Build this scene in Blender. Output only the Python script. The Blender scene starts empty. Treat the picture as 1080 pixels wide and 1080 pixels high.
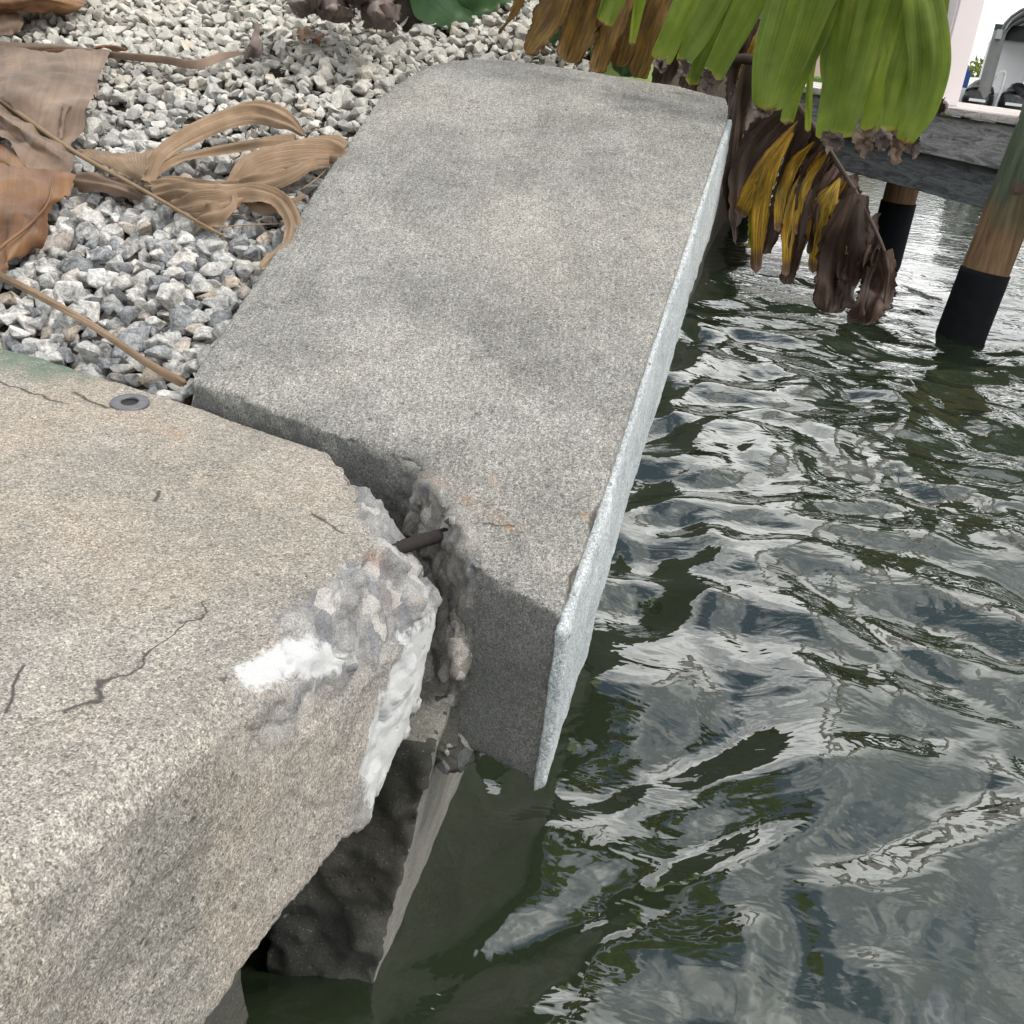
import bpy, bmesh, math, random
import numpy as np
from mathutils import Vector, Matrix
R = math.radians
random.seed(7); rng = np.random.default_rng(7)
scene = bpy.context.scene
col = scene.collection

# ------------------------------------------------------------------ camera
EYE = 0.55                                   # eye height above the top of the near cap (z = 0)
cam = bpy.data.cameras.new('Camera'); camo = bpy.data.objects.new('Camera', cam); col.objects.link(camo)
cam.sensor_width = 36; cam.lens = 36.0; cam.clip_start = 0.02; cam.clip_end = 2000
PITCH, ROLL = R(25.0), R(6.4)
upc = np.array([math.sin(ROLL)*math.cos(PITCH), math.cos(ROLL)*math.cos(PITCH), -math.sin(PITCH)])
fwc = np.array([0, 0, 1.0])
yc = fwc-upc*fwc.dot(upc); yc /= np.linalg.norm(yc)
xc = np.cross(yc, upc); xc = xc if xc[0] > 0 else -xc
RM = np.array([xc, yc, upc])
rt, up, fw = RM[:, 0], RM[:, 1], RM[:, 2]
camo.matrix_world = Matrix(((rt[0], up[0], -fw[0], 0), (rt[1], up[1], -fw[1], 0), (rt[2], up[2], -fw[2], EYE), (0, 0, 0, 1)))
scene.camera = camo
# ------------------------------------------------------------------ sky, sun, exposure
SUN_EL, SUN_AZ = R(52), R(112)               # azimuth clockwise from +Y
world = bpy.data.worlds.new('World'); scene.world = world; world.use_nodes = True
wt = world.node_tree; wn = wt.nodes; wl = wt.links
bg = wn['Background']; bg.inputs['Strength'].default_value = 0.12
sky = wn.new('ShaderNodeTexSky'); sky.sky_type = 'NISHITA'; sky.sun_disc = False
sky.sun_elevation = SUN_EL; sky.sun_rotation = SUN_AZ; sky.dust_density = 2.0
tc = wn.new('ShaderNodeTexCoord'); mp = wn.new('ShaderNodeMapping'); mp.inputs['Scale'].default_value = (1, 1, 1.9)
cn = wn.new('ShaderNodeTexNoise'); cn.inputs['Scale'].default_value = 1.7; cn.inputs['Detail'].default_value = 7; cn.inputs['Roughness'].default_value = 0.58
cr = wn.new('ShaderNodeValToRGB'); cr.color_ramp.elements[0].position = 0.40; cr.color_ramp.elements[1].position = 0.54
cn2 = wn.new('ShaderNodeTexNoise'); cn2.inputs['Scale'].default_value = 2.4; cn2.inputs['Detail'].default_value = 5
cr2 = wn.new('ShaderNodeValToRGB'); cr2.color_ramp.elements[0].position = 0.34; cr2.color_ramp.elements[1].position = 0.62
cr2.color_ramp.elements[0].color = (4.6, 4.9, 5.3, 1); cr2.color_ramp.elements[1].color = (21, 21, 20.6, 1)
mx = wn.new('ShaderNodeMixRGB')
wl.new(tc.outputs['Generated'], mp.inputs['Vector']); wl.new(mp.outputs['Vector'], cn.inputs['Vector']); wl.new(mp.outputs['Vector'], cn2.inputs['Vector'])
wl.new(cn.outputs['Fac'], cr.inputs['Fac']); wl.new(cn2.outputs['Fac'], cr2.inputs['Fac'])
wl.new(cr.outputs['Color'], mx.inputs['Fac']); wl.new(sky.outputs['Color'], mx.inputs['Color1']); wl.new(cr2.outputs['Color'], mx.inputs['Color2'])
wl.new(mx.outputs['Color'], bg.inputs['Color'])
sun = bpy.data.lights.new('Sun', 'SUN'); suno = bpy.data.objects.new('Sun', sun); col.objects.link(suno)
sun.energy = 2.6; sun.angle = R(14); sun.color = (1, 0.96, 0.9)
sd = Vector((math.sin(SUN_AZ)*math.cos(SUN_EL), math.cos(SUN_AZ)*math.cos(SUN_EL), math.sin(SUN_EL)))
suno.rotation_euler = sd.to_track_quat('Z', 'Y').to_euler()
scene.view_settings.view_transform = 'Standard'; scene.view_settings.look = 'None'
scene.view_settings.gamma = 1; scene.view_settings.use_curve_mapping = False
scene.view_settings.exposure = 0.27
scene.cycles.adaptive_threshold = .02; scene.cycles.max_bounces = 5; scene.cycles.diffuse_bounces = 3; scene.cycles.glossy_bounces = 3; scene.cycles.transmission_bounces = 2
world.cycles.sampling_method = 'MANUAL'; world.cycles.sample_map_resolution = 512

# ------------------------------------------------------------------ survey helpers (site frame)
def ray(x, y):
    d = RM@np.array([x-540.0, 540.0-y, 1080.0]); return d/np.linalg.norm(d)
CAM = np.array([0, 0, EYE])
def onz(x, y, z):
    d = ray(x, y); return CAM+d*((z-EYE)/d[2])
def far(x, y, dist):
    return CAM+ray(x, y)*dist
AZ, SL = R(12.3), R(19.1)                    # run of the wall, slope of the slipped slab and the bank
TV = np.array([math.sin(AZ)*math.cos(SL), math.cos(AZ)*math.cos(SL), math.sin(SL)])
AV = np.array([math.cos(AZ), -math.sin(AZ), 0.0])
NV = np.cross(AV, TV)
P0 = onz(200, 400, 0.03)
def slab(a, t, dz=0.0):
    p = P0+AV*a+TV*t; return np.array([p[0], p[1], p[2]+dz])
def onbank(x, y, hgt=0.0, low=0.045):
    """point hgt above the gravel surface (the slab plane lowered by `low`)"""
    d = ray(x, y); q = P0+np.array([0, 0, hgt-low]); return CAM+d*(((q-CAM)@NV)/(d@NV))

# ------------------------------------------------------------------ numpy noise
def _h(ix, iy, iz, s):
    n = (ix*374761393+iy*668265263+iz*2147483647+s*1274126177) & 0xFFFFFFFF
    n = ((n ^ (n >> 13))*1274126177) & 0xFFFFFFFF
    n = ((n ^ (n >> 16))*2246822519) & 0xFFFFFFFF
    return ((n ^ (n >> 15)) & 0xFFFFFF)/float(0xFFFFFF)
def vnoise(p, s=0):
    i = np.floor(p).astype(np.int64); f = p-i; f = f*f*(3-2*f); r = 0
    for dx in (0, 1):
        for dy in (0, 1):
            for dz in (0, 1):
                w = (f[:, 0] if dx else 1-f[:, 0])*(f[:, 1] if dy else 1-f[:, 1])*(f[:, 2] if dz else 1-f[:, 2])
                r = r+w*_h(i[:, 0]+dx, i[:, 1]+dy, i[:, 2]+dz, s)
    return r*2-1
def fbm(p, sc, oc=4, s=0, gain=0.5):
    r = 0; a = 1; q = p*sc
    for k in range(oc):
        r = r+a*vnoise(q, s+k*17); q = q*2.03+7.1; a *= gain
    return r
def facets(p, sc, s=0):
    """chunky broken facets: every cell gets its own tilted plane"""
    q = p*sc; i = np.floor(q).astype(np.int64); best = np.full(len(p), 9e9); val = np.zeros(len(p))
    for dx in (-1, 0, 1):
        for dy in (-1, 0, 1):
            for dz in (-1, 0, 1):
                c = i+np.array([dx, dy, dz])
                r = [_h(c[:, 0], c[:, 1], c[:, 2], s+k) for k in range(7)]
                d = q-(c+np.stack(r[:3], 1)); dd = (d*d).sum(1)
                v = (r[3]-.5)+d[:, 0]*(r[4]-.5)*1.2+d[:, 1]*(r[5]-.5)*1.2+d[:, 2]*(r[6]-.5)*1.2
                m = dd < best; best[m] = dd[m]; val[m] = v[m]
    return val
def sstep(a, b, x):
    t = np.clip((x-a)/(b-a), 0, 1); return t*t*(3-2*t)

# ------------------------------------------------------------------ material helpers
class NT:
    def __init__(s, name):
        s.m = bpy.data.materials.new(name); s.m.use_nodes = True; s.t = s.m.node_tree; s.n = s.t.nodes; s.l = s.t.links
        s.b = s.n['Principled BSDF']; s.out = s.n['Material Output']
    def new(s, t, **k):
        n = s.n.new(t)
        for a, v in k.items(): setattr(n, a, v)
        return n
    def set(s, sock, v):
        if hasattr(v, 'is_linked') or isinstance(v, bpy.types.NodeSocket): s.l.new(v, sock)
        else: sock.default_value = v
    def coord(s, kind='Object'):
        return s.new('ShaderNodeTexCoord').outputs[kind]
    def mapping(s, v, scale=(1, 1, 1), rot=(0, 0, 0)):
        n = s.new('ShaderNodeMapping'); s.l.new(v, n.inputs['Vector']); n.inputs['Scale'].default_value = scale; n.inputs['Rotation'].default_value = rot; return n.outputs['Vector']
    def noise(s, v, sc, det=4, rough=.5, dist=0, out='Fac'):
        n = s.new('ShaderNodeTexNoise'); s.l.new(v, n.inputs['Vector']); n.inputs['Scale'].default_value = sc; n.inputs['Detail'].default_value = det
        n.inputs['Roughness'].default_value = rough; n.inputs['Distortion'].default_value = dist; return n.outputs[out]
    def voro(s, v, sc, feat='F1', out='Distance'):
        if not hasattr(s, 'vc'): s.vc = {}
        if (sc, feat) not in s.vc:
            n = s.new('ShaderNodeTexVoronoi', feature=feat); s.l.new(v, n.inputs['Vector']); n.inputs['Scale'].default_value = sc; s.vc[(sc, feat)] = n
        return s.vc[(sc, feat)].outputs[out]
    def ramp(s, v, stops):
        n = s.new('ShaderNodeValToRGB'); s.l.new(v, n.inputs['Fac']); e = n.color_ramp.elements
        while len(e) < len(stops): e.new(0.5)
        for k, (p, c) in enumerate(stops):
            e[k].position = p; e[k].color = (c, c, c, 1) if isinstance(c, (int, float)) else tuple(c)+(1,)
        return n.outputs['Color']
    def mix(s, f, a, b, mode='MIX'):
        n = s.new('ShaderNodeMixRGB', blend_type=mode); s.set(n.inputs['Fac'], f)
        for k, v in (('Color1', a), ('Color2', b)):
            if isinstance(v, tuple): n.inputs[k].default_value = v+(1,) if len(v) == 3 else v
            else: s.l.new(v, n.inputs[k])
        return n.outputs['Color']
    def math(s, op, a, b=0.0, c=0.0):
        n = s.new('ShaderNodeMath', operation=op)
        for k, v in enumerate((a, b, c)): s.set(n.inputs[k], v)
        return n.outputs[0]
    def attr(s, name, out='Fac'):
        n = s.new('ShaderNodeAttribute', attribute_name=name); return n.outputs[out]
    def bump(s, hgt, strength, dist, prev=None):
        n = s.new('ShaderNodeBump'); s.l.new(hgt, n.inputs['Height']); n.inputs['Strength'].default_value = strength; n.inputs['Distance'].default_value = dist
        if prev is not None: s.l.new(prev, n.inputs['Normal'])
        return n.outputs['Normal']
    def done(s, color=None, rough=None, normal=None, spec=0.3):
        if color is not None:
            if isinstance(color, tuple): s.b.inputs['Base Color'].default_value = color+(1,)
            else: s.l.new(color, s.b.inputs['Base Color'])
        if rough is not None: s.set(s.b.inputs['Roughness'], rough)
        if normal is not None: s.l.new(normal, s.b.inputs['Normal'])
        s.b.inputs['Specular IOR Level'].default_value = spec
        return s.m

def segdist(t, v, a, b, wob=.006, wsc=22):
    """distance in plan from a wandering segment a-b, as a node socket"""
    if not hasattr(t, 'wobble'): t.wobble = {}
    if wsc not in t.wobble:
        n = t.new('ShaderNodeTexNoise'); t.l.new(v, n.inputs['Vector']); n.inputs['Scale'].default_value = wsc; n.inputs['Detail'].default_value = 4
        sub = t.new('ShaderNodeVectorMath', operation='SUBTRACT'); t.l.new(n.outputs['Color'], sub.inputs[0]); sub.inputs[1].default_value = (.5, .5, .5)
        t.wobble[wsc] = sub
    sub = t.wobble[wsc]
    scl = t.new('ShaderNodeVectorMath', operation='SCALE'); t.l.new(sub.outputs[0], scl.inputs[0]); scl.inputs['Scale'].default_value = wob*6
    add = t.new('ShaderNodeVectorMath', operation='ADD'); t.l.new(v, add.inputs[0]); t.l.new(scl.outputs[0], add.inputs[1])
    sp = t.new('ShaderNodeSeparateXYZ'); t.l.new(add.outputs[0], sp.inputs[0])
    dx, dy = b[0]-a[0], b[1]-a[1]; L = math.hypot(dx, dy); ux, uy = dx/L, dy/L
    x = t.math('SUBTRACT', sp.outputs[0], a[0]); y = t.math('SUBTRACT', sp.outputs[1], a[1])
    along = t.math('ADD', t.math('MULTIPLY', x, ux), t.math('MULTIPLY', y, uy))
    cl = t.math('MINIMUM', t.math('MAXIMUM', along, 0.0), L)
    ex = t.math('SUBTRACT', x, t.math('MULTIPLY', cl, ux)); ey = t.math('SUBTRACT', y, t.math('MULTIPLY', cl, uy))
    return t.math('SQRT', t.math('ADD', t.math('MULTIPLY', ex, ex), t.math('MULTIPLY', ey, ey)))

def concrete(name, c1, c2, warm=None, broken=(.30, .31, .33), cracks=(), algae=None, grain=1.0, broom=0.0, rust=()):
    t = NT(name); v = t.coord()
    big = t.noise(v, 4.5, 4, .62); base = t.mix(t.ramp(big, [(.36, 0.0), (.64, 1.0)]), c1, c2)
    if warm is not None: base = t.mix(t.ramp(t.noise(v, 2.6, 4, .6, .4), [(.45, 0.0), (.68, .8)]), base, warm)
    blot = t.noise(v, 22, 3, .65); base = t.mix(.4, base, t.ramp(blot, [(.3, .36), (.7, .64)]), 'OVERLAY')
    g1 = t.noise(v, 560, 2, .65); base = t.mix(.8*grain, base, t.ramp(g1, [(.34, .2), (.5, .5), (.66, .80)]), 'OVERLAY')
    g2 = t.noise(v, 150, 2, .6); base = t.mix(.28*grain, base, t.ramp(g2, [(.35, .32), (.65, .68)]), 'OVERLAY')
    if broom:
        bv = t.mapping(v, (1, .05, .3), (0, 0, AZ)); br = t.noise(bv, 260, 3, .6)
        base = t.mix(broom, base, t.ramp(br, [(.3, .28), (.7, .72)]), 'OVERLAY')
    # light and dark sand grains, open pits
    cell = t.voro(v, 360, out='Color'); dist = t.voro(v, 360)
    sepc = t.new('ShaderNodeSeparateColor'); t.l.new(cell, sepc.inputs[0])
    base = t.mix(.62*grain, base, t.ramp(sepc.outputs[2], [(0.0, .16), (.3, .42), (.7, .56), (1.0, .86)]), 'OVERLAY')
    isl = t.math('GREATER_THAN', sepc.outputs[0], .93); near = t.ramp(dist, [(.25, 1.0), (.5, 0.0)])
    base = t.mix(t.math('MULTIPLY', t.math('MULTIPLY', isl, near), .6*grain), base, (.46, .445, .41))
    isd = t.math('LESS_THAN', sepc.outputs[1], .10)
    base = t.mix(t.math('MULTIPLY', t.math('MULTIPLY', isd, near), .7*grain), base, (.07, .07, .065))
    pd = t.voro(v, 46); pc = t.voro(v, 46, out='Color'); sp2 = t.new('ShaderNodeSeparateColor'); t.l.new(pc, sp2.inputs[0])
    pit = t.math('MULTIPLY', t.math('GREATER_THAN', sp2.outputs[0], .74), t.ramp(pd, [(.08, 1.0), (.2, 0.0)]))
    base = t.mix(t.math('MULTIPLY', pit, .7), base, (.07, .065, .06))
    # broken faces: grey paste with pale and dark stone
    bk = t.attr('brk'); wv = t.mapping(v, (1, 1, .55), (.5, .2, .6))
    av = t.voro(wv, 55, out='Color'); ag = t.new('ShaderNodeSeparateColor'); t.l.new(av, ag.inputs[0])
    bb = t.mix(t.ramp(t.noise(v, 26, 6, .65), [(.3, 0.0), (.7, 1.0)]), tuple(x*.5 for x in broken), tuple(min(1, x*1.5) for x in broken))
    bb = t.mix(t.math('MULTIPLY', t.math('GREATER_THAN', ag.outputs[0], .80), .55), bb, (.44, .42, .385))
    bb = t.mix(t.math('MULTIPLY', t.math('LESS_THAN', ag.outputs[1], .16), .6), bb, (.13, .135, .15))
    bb = t.mix(.6, bb, t.ramp(g1, [(.32, .22), (.68, .78)]), 'OVERLAY')
    rs = t.ramp(t.noise(v, 13, 4, .6), [(.66, 0.0), (.74, .65)]); bb = t.mix(rs, bb, (.36, .22, .10))
    base = t.mix(bk, base, bb)
    # chalky white deposit
    wh = t.attr('white'); wn_ = t.noise(v, 42, 5, .75); wn2 = t.noise(t.mapping(v, (1, 1, .22)), 95, 4, .65)
    wm = t.ramp(t.math('ADD', t.math('MULTIPLY', wn_, .9), t.math('ADD', t.math('MULTIPLY', wn2, .7), t.math('SUBTRACT', wh, 1.05))), [(.40, 0.0), (.56, .92)])
    base = t.mix(t.math('MULTIPLY', wm, t.math('GREATER_THAN', wh, .02)), base, (.47, .475, .47))
    gm = t.attr('steepdark'); base = t.mix(gm, base, t.mix(.35, base, (.10, .105, .10), 'MULTIPLY') if False else t.mix(.75, base, t.ramp(g1, [(.3, (.055, .06, .058)), (.7, (.125, .13, .125))])))  # darker grey where the mask marks steep faces
    hgt2 = None
    for (a, b, w, wob) in cracks:
        d = segdist(t, v, a, b, wob); m = t.ramp(t.math('DIVIDE', d, w*1.35), [(.25, 1.0), (1.0, 0.0)])
        base = t.mix(t.math('MULTIPLY', m, .92), base, (.06, .055, .05))
        hgt2 = m if hgt2 is None else t.math('MAXIMUM', hgt2, m)
    for (a, b, w, c) in rust:
        d = segdist(t, v, a, b, .004); m = t.ramp(t.math('DIVIDE', d, w), [(.1, .5), (1.0, 0.0)])
        m = t.math('MULTIPLY', m, t.ramp(blot, [(.40, 0.0), (.62, 1.0)])); base = t.mix(m, base, c)
    if algae:
        a, b, w = algae; d = segdist(t, v, a, b, .02)
        m = t.math('MULTIPLY', t.ramp(t.math('DIVIDE', d, w), [(.15, 1.0), (1.0, 0.0)]), t.ramp(t.noise(v, 40, 5), [(.3, .35), (.65, .95)]))
        base = t.mix(m, base, (.085, .135, .095))
    h = t.math('ADD', t.math('MULTIPLY', g1, .8), t.math('MULTIPLY', g2, 1.0))
    h = t.math('SUBTRACT', t.math('ADD', h, t.math('MULTIPLY', sepc.outputs[2], .35)), t.math('MULTIPLY', pit, 2.0))
    if hgt2 is not None: h = t.math('SUBTRACT', h, t.math('MULTIPLY', hgt2, 2.2))
    h = t.math('ADD', h, t.math('MULTIPLY', t.math('MULTIPLY', bk, ag.outputs[2]), 1.2))
    return t.done(base, .92, t.bump(h, .6, .0018), .2)

M = {}
pA = lambda x, y: tuple(onz(x, y, 0)[:2])
M['near'] = concrete('warm_concrete', (.20, .188, .163), (.275, .255, .225), (.315, .265, .21), broken=(.225, .221, .214),
    cracks=[(pA(70, 752), pA(162, 690), .0022, .010), (pA(162, 690), pA(215, 640), .0012, .008), (pA(8, 752), pA(22, 705), .0018, .004),
            (pA(-20, 396), pA(60, 424), .0025, .006), (pA(75, 414), pA(112, 430), .0035, .004), (pA(330, 540), pA(362, 560), .002, .006), (pA(166, 518), pA(163, 527), .003, .003)],
    algae=(pA(-60, 352), pA(70, 388), .10), rust=[(pA(160, 450), pA(190, 458), .03, (.27, .18, .115)), (pA(400, 582), pA(408, 590), .02, (.16, .05, .025))])
s2 = lambda x, y: tuple(slab_px(x, y)[:2])
def slab_px(x, y):
    d = ray(x, y); return CAM+d*(((P0-CAM)@NV)/(d@NV))
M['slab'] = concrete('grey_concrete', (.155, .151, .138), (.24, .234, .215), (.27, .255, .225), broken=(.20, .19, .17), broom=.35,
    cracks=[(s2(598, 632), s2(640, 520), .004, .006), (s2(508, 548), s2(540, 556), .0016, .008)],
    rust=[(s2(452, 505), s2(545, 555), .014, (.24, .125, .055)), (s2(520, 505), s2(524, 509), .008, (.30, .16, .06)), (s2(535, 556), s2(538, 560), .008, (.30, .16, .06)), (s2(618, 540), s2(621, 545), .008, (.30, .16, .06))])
M['skin'] = concrete('pale_mortar', (.30, .33, .335), (.41, .43, .435), None, grain=.7)
M['panel'] = concrete('shaded_wet_concrete', (.026, .027, .024), (.062, .062, .054), (.05, .045, .03), broken=(.06, .06, .05), grain=.3)  # wet concrete, with the weak light below the caps put into its colour
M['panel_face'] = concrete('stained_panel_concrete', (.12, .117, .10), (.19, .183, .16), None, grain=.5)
M['grout'] = concrete('tan_grout', (.15, .138, .115), (.20, .185, .155), None, broken=(.165, .155, .135))

def simple(name, color, rough=.6, spec=.3, var=.25, sc=20, bump=.0, metal=0):
    t = NT(name); v = t.coord(); n = t.noise(v, sc, 5, .6)
    c = t.mix(n, tuple(x*(1-var) for x in color), tuple(min(1, x*(1+var)) for x in color))
    t.b.inputs['Metallic'].default_value = metal
    return t.done(c, rough, t.bump(n, .5, bump) if bump else None, spec)

def stone_mat():
    t = NT('limestone_gravel'); v = t.coord(); g = t.new('ShaderNodeNewGeometry')
    rnd = t.math('FRACT', t.math('ADD', g.outputs['Random Per Island'], t.math('MULTIPLY', t.new('ShaderNodeObjectInfo').outputs['Random'], 1.0)))
    base = t.ramp(rnd, [(0.0, (.13, .135, .14)), (.2, (.22, .225, .23)), (.42, (.33, .325, .31)), (.62, (.40, .385, .355)), (.8, (.50, .495, .48)), (.9, (.34, .275, .21)), (1.0, (.25, .255, .265))])
    off = t.new('ShaderNodeVectorMath', operation='ADD'); t.l.new(g.outputs['Position'], off.inputs[0]); off.inputs[1].default_value = (3, 7, 1)
    p = off.outputs[0]
    m = t.noise(p, 62, 6, .68, .8); base = t.mix(.85, base, t.ramp(m, [(.3, .12), (.5, .5), (.68, .85)]), 'OVERLAY')
    m2 = t.noise(p, 230, 3, .6); base = t.mix(.5, base, t.ramp(m2, [(.3, .25), (.7, .75)]), 'OVERLAY')
    vein = t.ramp(t.noise(p, 35, 4, .6, 1.5), [(.47, 0.0), (.5, .7), (.53, 0.0)]); base = t.mix(t.math('MULTIPLY', vein, .5), base, (.52, .52, .51))
    # dusty cream further up the bank
    sp = t.new('ShaderNodeSeparateXYZ'); t.l.new(g.outputs['Position'], sp.inputs[0])
    up_ = t.ramp(sp.outputs[2], [(.14, 0.0), (.42, .85)]); base = t.mix(up_, base, t.mix(.6, base, (.56, .53, .45)))
    h = t.math('ADD', m, t.math('MULTIPLY', m2, .5))
    return t.done(base, .85, t.bump(h, .8, .004), .25)
M['stone'] = stone_mat()
def soil_mat():
    t = NT('dark_soil'); v = t.coord(); n = t.noise(v, 40, 6, .7)
    return t.done(t.ramp(n, [(.3, (.025, .02, .015)), (.7, (.09, .075, .055))]), .95, t.bump(n, 1, .02), .1)
M['soil'] = soil_mat()
def grass_mat():
    t = NT('lawn_grass'); v = t.coord(); n = t.noise(v, 25, 6, .7)
    return t.done(t.ramp(n, [(.3, (.05, .10, .025)), (.7, (.13, .22, .06))]), .9, t.bump(n, 1, .03), .1)
M['grass'] = grass_mat()

def leaf_mat(name, stops, edge=None, tip=None, vein=55, veinamt=.4, trans=.3, rough=.5, blot=0.0, blotc=(.08, .045, .02), bmp=.0015, spec=.35, vary=False, ew=(.42, .48)):
    """stops: colours along a noise; edge/tip: colours near the margins and the free end (UV: x across, y along)"""
    t = NT(name); uv = t.coord('UV'); ob = t.coord()
    st = t.mapping(uv, (vein, 1.2, 1)); n = t.noise(st, 1.0, 4, .55)
    k = t.noise(ob, 9, 4, .6); c = t.ramp(k, [(.25+.5*i/(max(1, len(stops)-1)), s) for i, s in enumerate(stops)])
    c = t.mix(veinamt, c, t.ramp(n, [(.3, .25), (.7, .75)]), 'OVERLAY')
    sp = t.new('ShaderNodeSeparateXYZ'); t.l.new(uv, sp.inputs[0])
    wob = t.math('MULTIPLY', t.math('SUBTRACT', t.noise(ob, 30, 4, .6), .5), .12)
    if vary:
        oi = t.new('ShaderNodeObjectInfo').outputs['Random']; c = t.mix(.8, c, t.ramp(oi, [(0.0, (.33, .36, .30)), (.5, (.5, .5, .5)), (1.0, (.66, .62, .5))]), 'OVERLAY')
    if edge:
        d = t.math('ABSOLUTE', t.math('SUBTRACT', sp.outputs[0], .5)); d = t.math('ADD', d, wob)
        c = t.mix(t.ramp(d, [(ew[0], 0.0), (ew[1], 1.0)]), c, edge)
    if tip:
        y = t.math('ADD', sp.outputs[1], t.math('MULTIPLY', wob, .5))
        c = t.mix(t.ramp(y, [(tip[0], 0.0), (tip[0]+.05, 1.0)]), c, tip[1]); c = t.mix(t.ramp(y, [(tip[2], 0.0), (tip[2]+.02, 1.0)]), c, tip[3])
    if blot:
        b = t.ramp(t.noise(t.mapping(uv, (9, 2.2, 1)), 1.6, 6, .7), [(.5-blot*.3, 0.0), (.62, 1.0)]); c = t.mix(t.math('MULTIPLY', b, .9), c, blotc)
    nrm = t.bump(n, .6, bmp)
    t.done(c, rough, nrm, spec)
    if trans:
        tr = t.new('ShaderNodeBsdfTranslucent'); t.l.new(c, tr.inputs['Color']); ms = t.new('ShaderNodeMixShader'); ms.inputs[0].default_value = trans
        t.l.new(t.b.outputs[0], ms.inputs[1]); t.l.new(tr.outputs[0], ms.inputs[2]); t.l.new(ms.outputs[0], t.out.inputs['Surface'])
    return t.m
YE = (.42, .33, .05); BR = (.10, .055, .03)
M['green'] = leaf_mat('green_leaf', [(.085, .13, .013), (.155, .215, .025), (.25, .30, .045)], edge=(.22, .25, .05), ew=(.475, .53), tip=(.945, (.32, .28, .05), .975, (.16, .09, .05)), vein=30, veinamt=.5, trans=.45, rough=.5, vary=True)
M['darkgreen'] = leaf_mat('dark_green_leaf', [(.015, .05, .018), (.04, .09, .03), (.06, .13, .04)], vein=26, trans=.25, rough=.45)
M['yellow'] = leaf_mat('yellowing_leaf', [(.42, .22, .015), (.56, .34, .03), (.36, .24, .03)], edge=(.09, .04, .02), tip=(.86, (.22, .12, .05), .95, (.28, .19, .14)), vein=12, veinamt=.7, trans=.3, blot=.25, rough=.6)
M['golden'] = leaf_mat('golden_brown_leaf', [(.13, .07, .02), (.24, .14, .03), (.19, .10, .03)], edge=(.08, .04, .02), vein=18, veinamt=.5, trans=.25, blot=.3, rough=.6)
M['brown'] = leaf_mat('dark_brown_leaf', [(.03, .018, .012), (.07, .04, .026), (.14, .085, .055)], edge=(.09, .055, .035), vein=22, veinamt=.6, trans=.15, rough=.6, tip=(.9, (.13, .09, .065), .98, (.17, .125, .095)), blot=.35, blotc=(.018, .010, .007))
M['tan'] = leaf_mat('dry_tan_leaf', [(.15, .098, .060), (.28, .19, .118), (.43, .31, .205)], vein=60, veinamt=.6, trans=.15, rough=.6, bmp=.006)
M['taupe'] = leaf_mat('dry_taupe_leaf', [(.085, .056, .038), (.165, .112, .078), (.26, .18, .125)], vein=30, veinamt=.3, trans=.1, rough=.55, bmp=.003)
M['rusty'] = leaf_mat('rust_brown_leaf', [(.085, .04, .02), (.165, .082, .038), (.25, .135, .06)], vein=20, veinamt=.3, trans=.12, rough=.5, bmp=.003)
M['greyleaf'] = leaf_mat('grey_dry_leaf', [(.06, .045, .04), (.14, .105, .09), (.20, .16, .14)], vein=16, veinamt=.6, trans=.08, rough=.7, bmp=.004)
M['rib'] = simple('dry_midrib', (.20, .135, .075), .6, var=.4, sc=60, bump=.002)
M['greenrib'] = simple('green_midrib', (.22, .30, .08), .5, var=.3, sc=40)
M['stem'] = simple('dark_fibrous_stem', (.035, .028, .022), .9, var=.6, sc=40, bump=.01)
M['rebar'] = simple('rusty_black_rebar', (.018, .014, .013), .8, var=.5, sc=120, bump=.003)
M['washer'] = simple('dull_grey_steel', (.14, .14, .15), .55, var=.35, sc=120, bump=.001, metal=.5)
M['hole_black'] = simple('black_hole', (.02, .02, .02), .8)
def wood(name, dark, light, sc=(1, 1, 1), ang=0, green=False):
    t = NT(name); v = t.coord(); g = t.mapping(v, (2, .16, 4), (0, 0, ang))
    n = t.noise(g, 7, 4, .6, 1.6); c = t.ramp(n, [(.36, dark), (.6, light)])
    f = t.noise(t.mapping(v, (30, 1.5, 60), (0, 0, ang)), 6, 3, .6); c = t.mix(.5, c, t.ramp(f, [(.3, .25), (.7, .75)]), 'OVERLAY')
    return t.done(c, .85, t.bump(n, .6, .008), .2)
DAZ = R(-18)
M['plank'] = wood('weathered_grey_plank', (.14, .14, .135), (.36, .36, .35), ang=-R(18))
M['beam'] = wood('dark_grey_beam', (.075, .08, .085), (.17, .18, .185), ang=-R(18))
M['deck'] = wood('pale_deck_board', (.34, .30, .28), (.52, .47, .44), ang=-R(18))
def pile_mat():
    t = NT('treated_piling'); v = t.coord(); g = t.mapping(v, (1, 1, .06)); n = t.noise(g, 26, 5, .65, .6)
    sp = t.new('ShaderNodeSeparateXYZ'); t.l.new(v, sp.inputs[0])
    z = t.math('ADD', sp.outputs[2], t.math('MULTIPLY', t.math('SUBTRACT', t.noise(v, 7, 4), .5), .5))
    hi = t.ramp(n, [(.3, (.04, .055, .035)), (.7, (.11, .135, .085))]); lo = t.ramp(n, [(.3, (.09, .05, .028)), (.7, (.30, .185, .10))])
    c = t.mix(t.ramp(z, [(.35, 0.0), (.62, 1.0)]), lo, hi) if False else t.mix(t.ramp(t.math('ADD', z, .5), [(.30, 0.0), (.62, 1.0)]), lo, hi)
    return t.done(c, .8, t.bump(n, .6, .01), .2)
M['pile'] = pile_mat()
M['wrap'] = simple('black_piling_wrap', (.007, .008, .010), .75, .12, var=.6, sc=14, bump=.012)
M['bolt'] = simple('rusty_bolt', (.12, .08, .06), .6, metal=.4)
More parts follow.
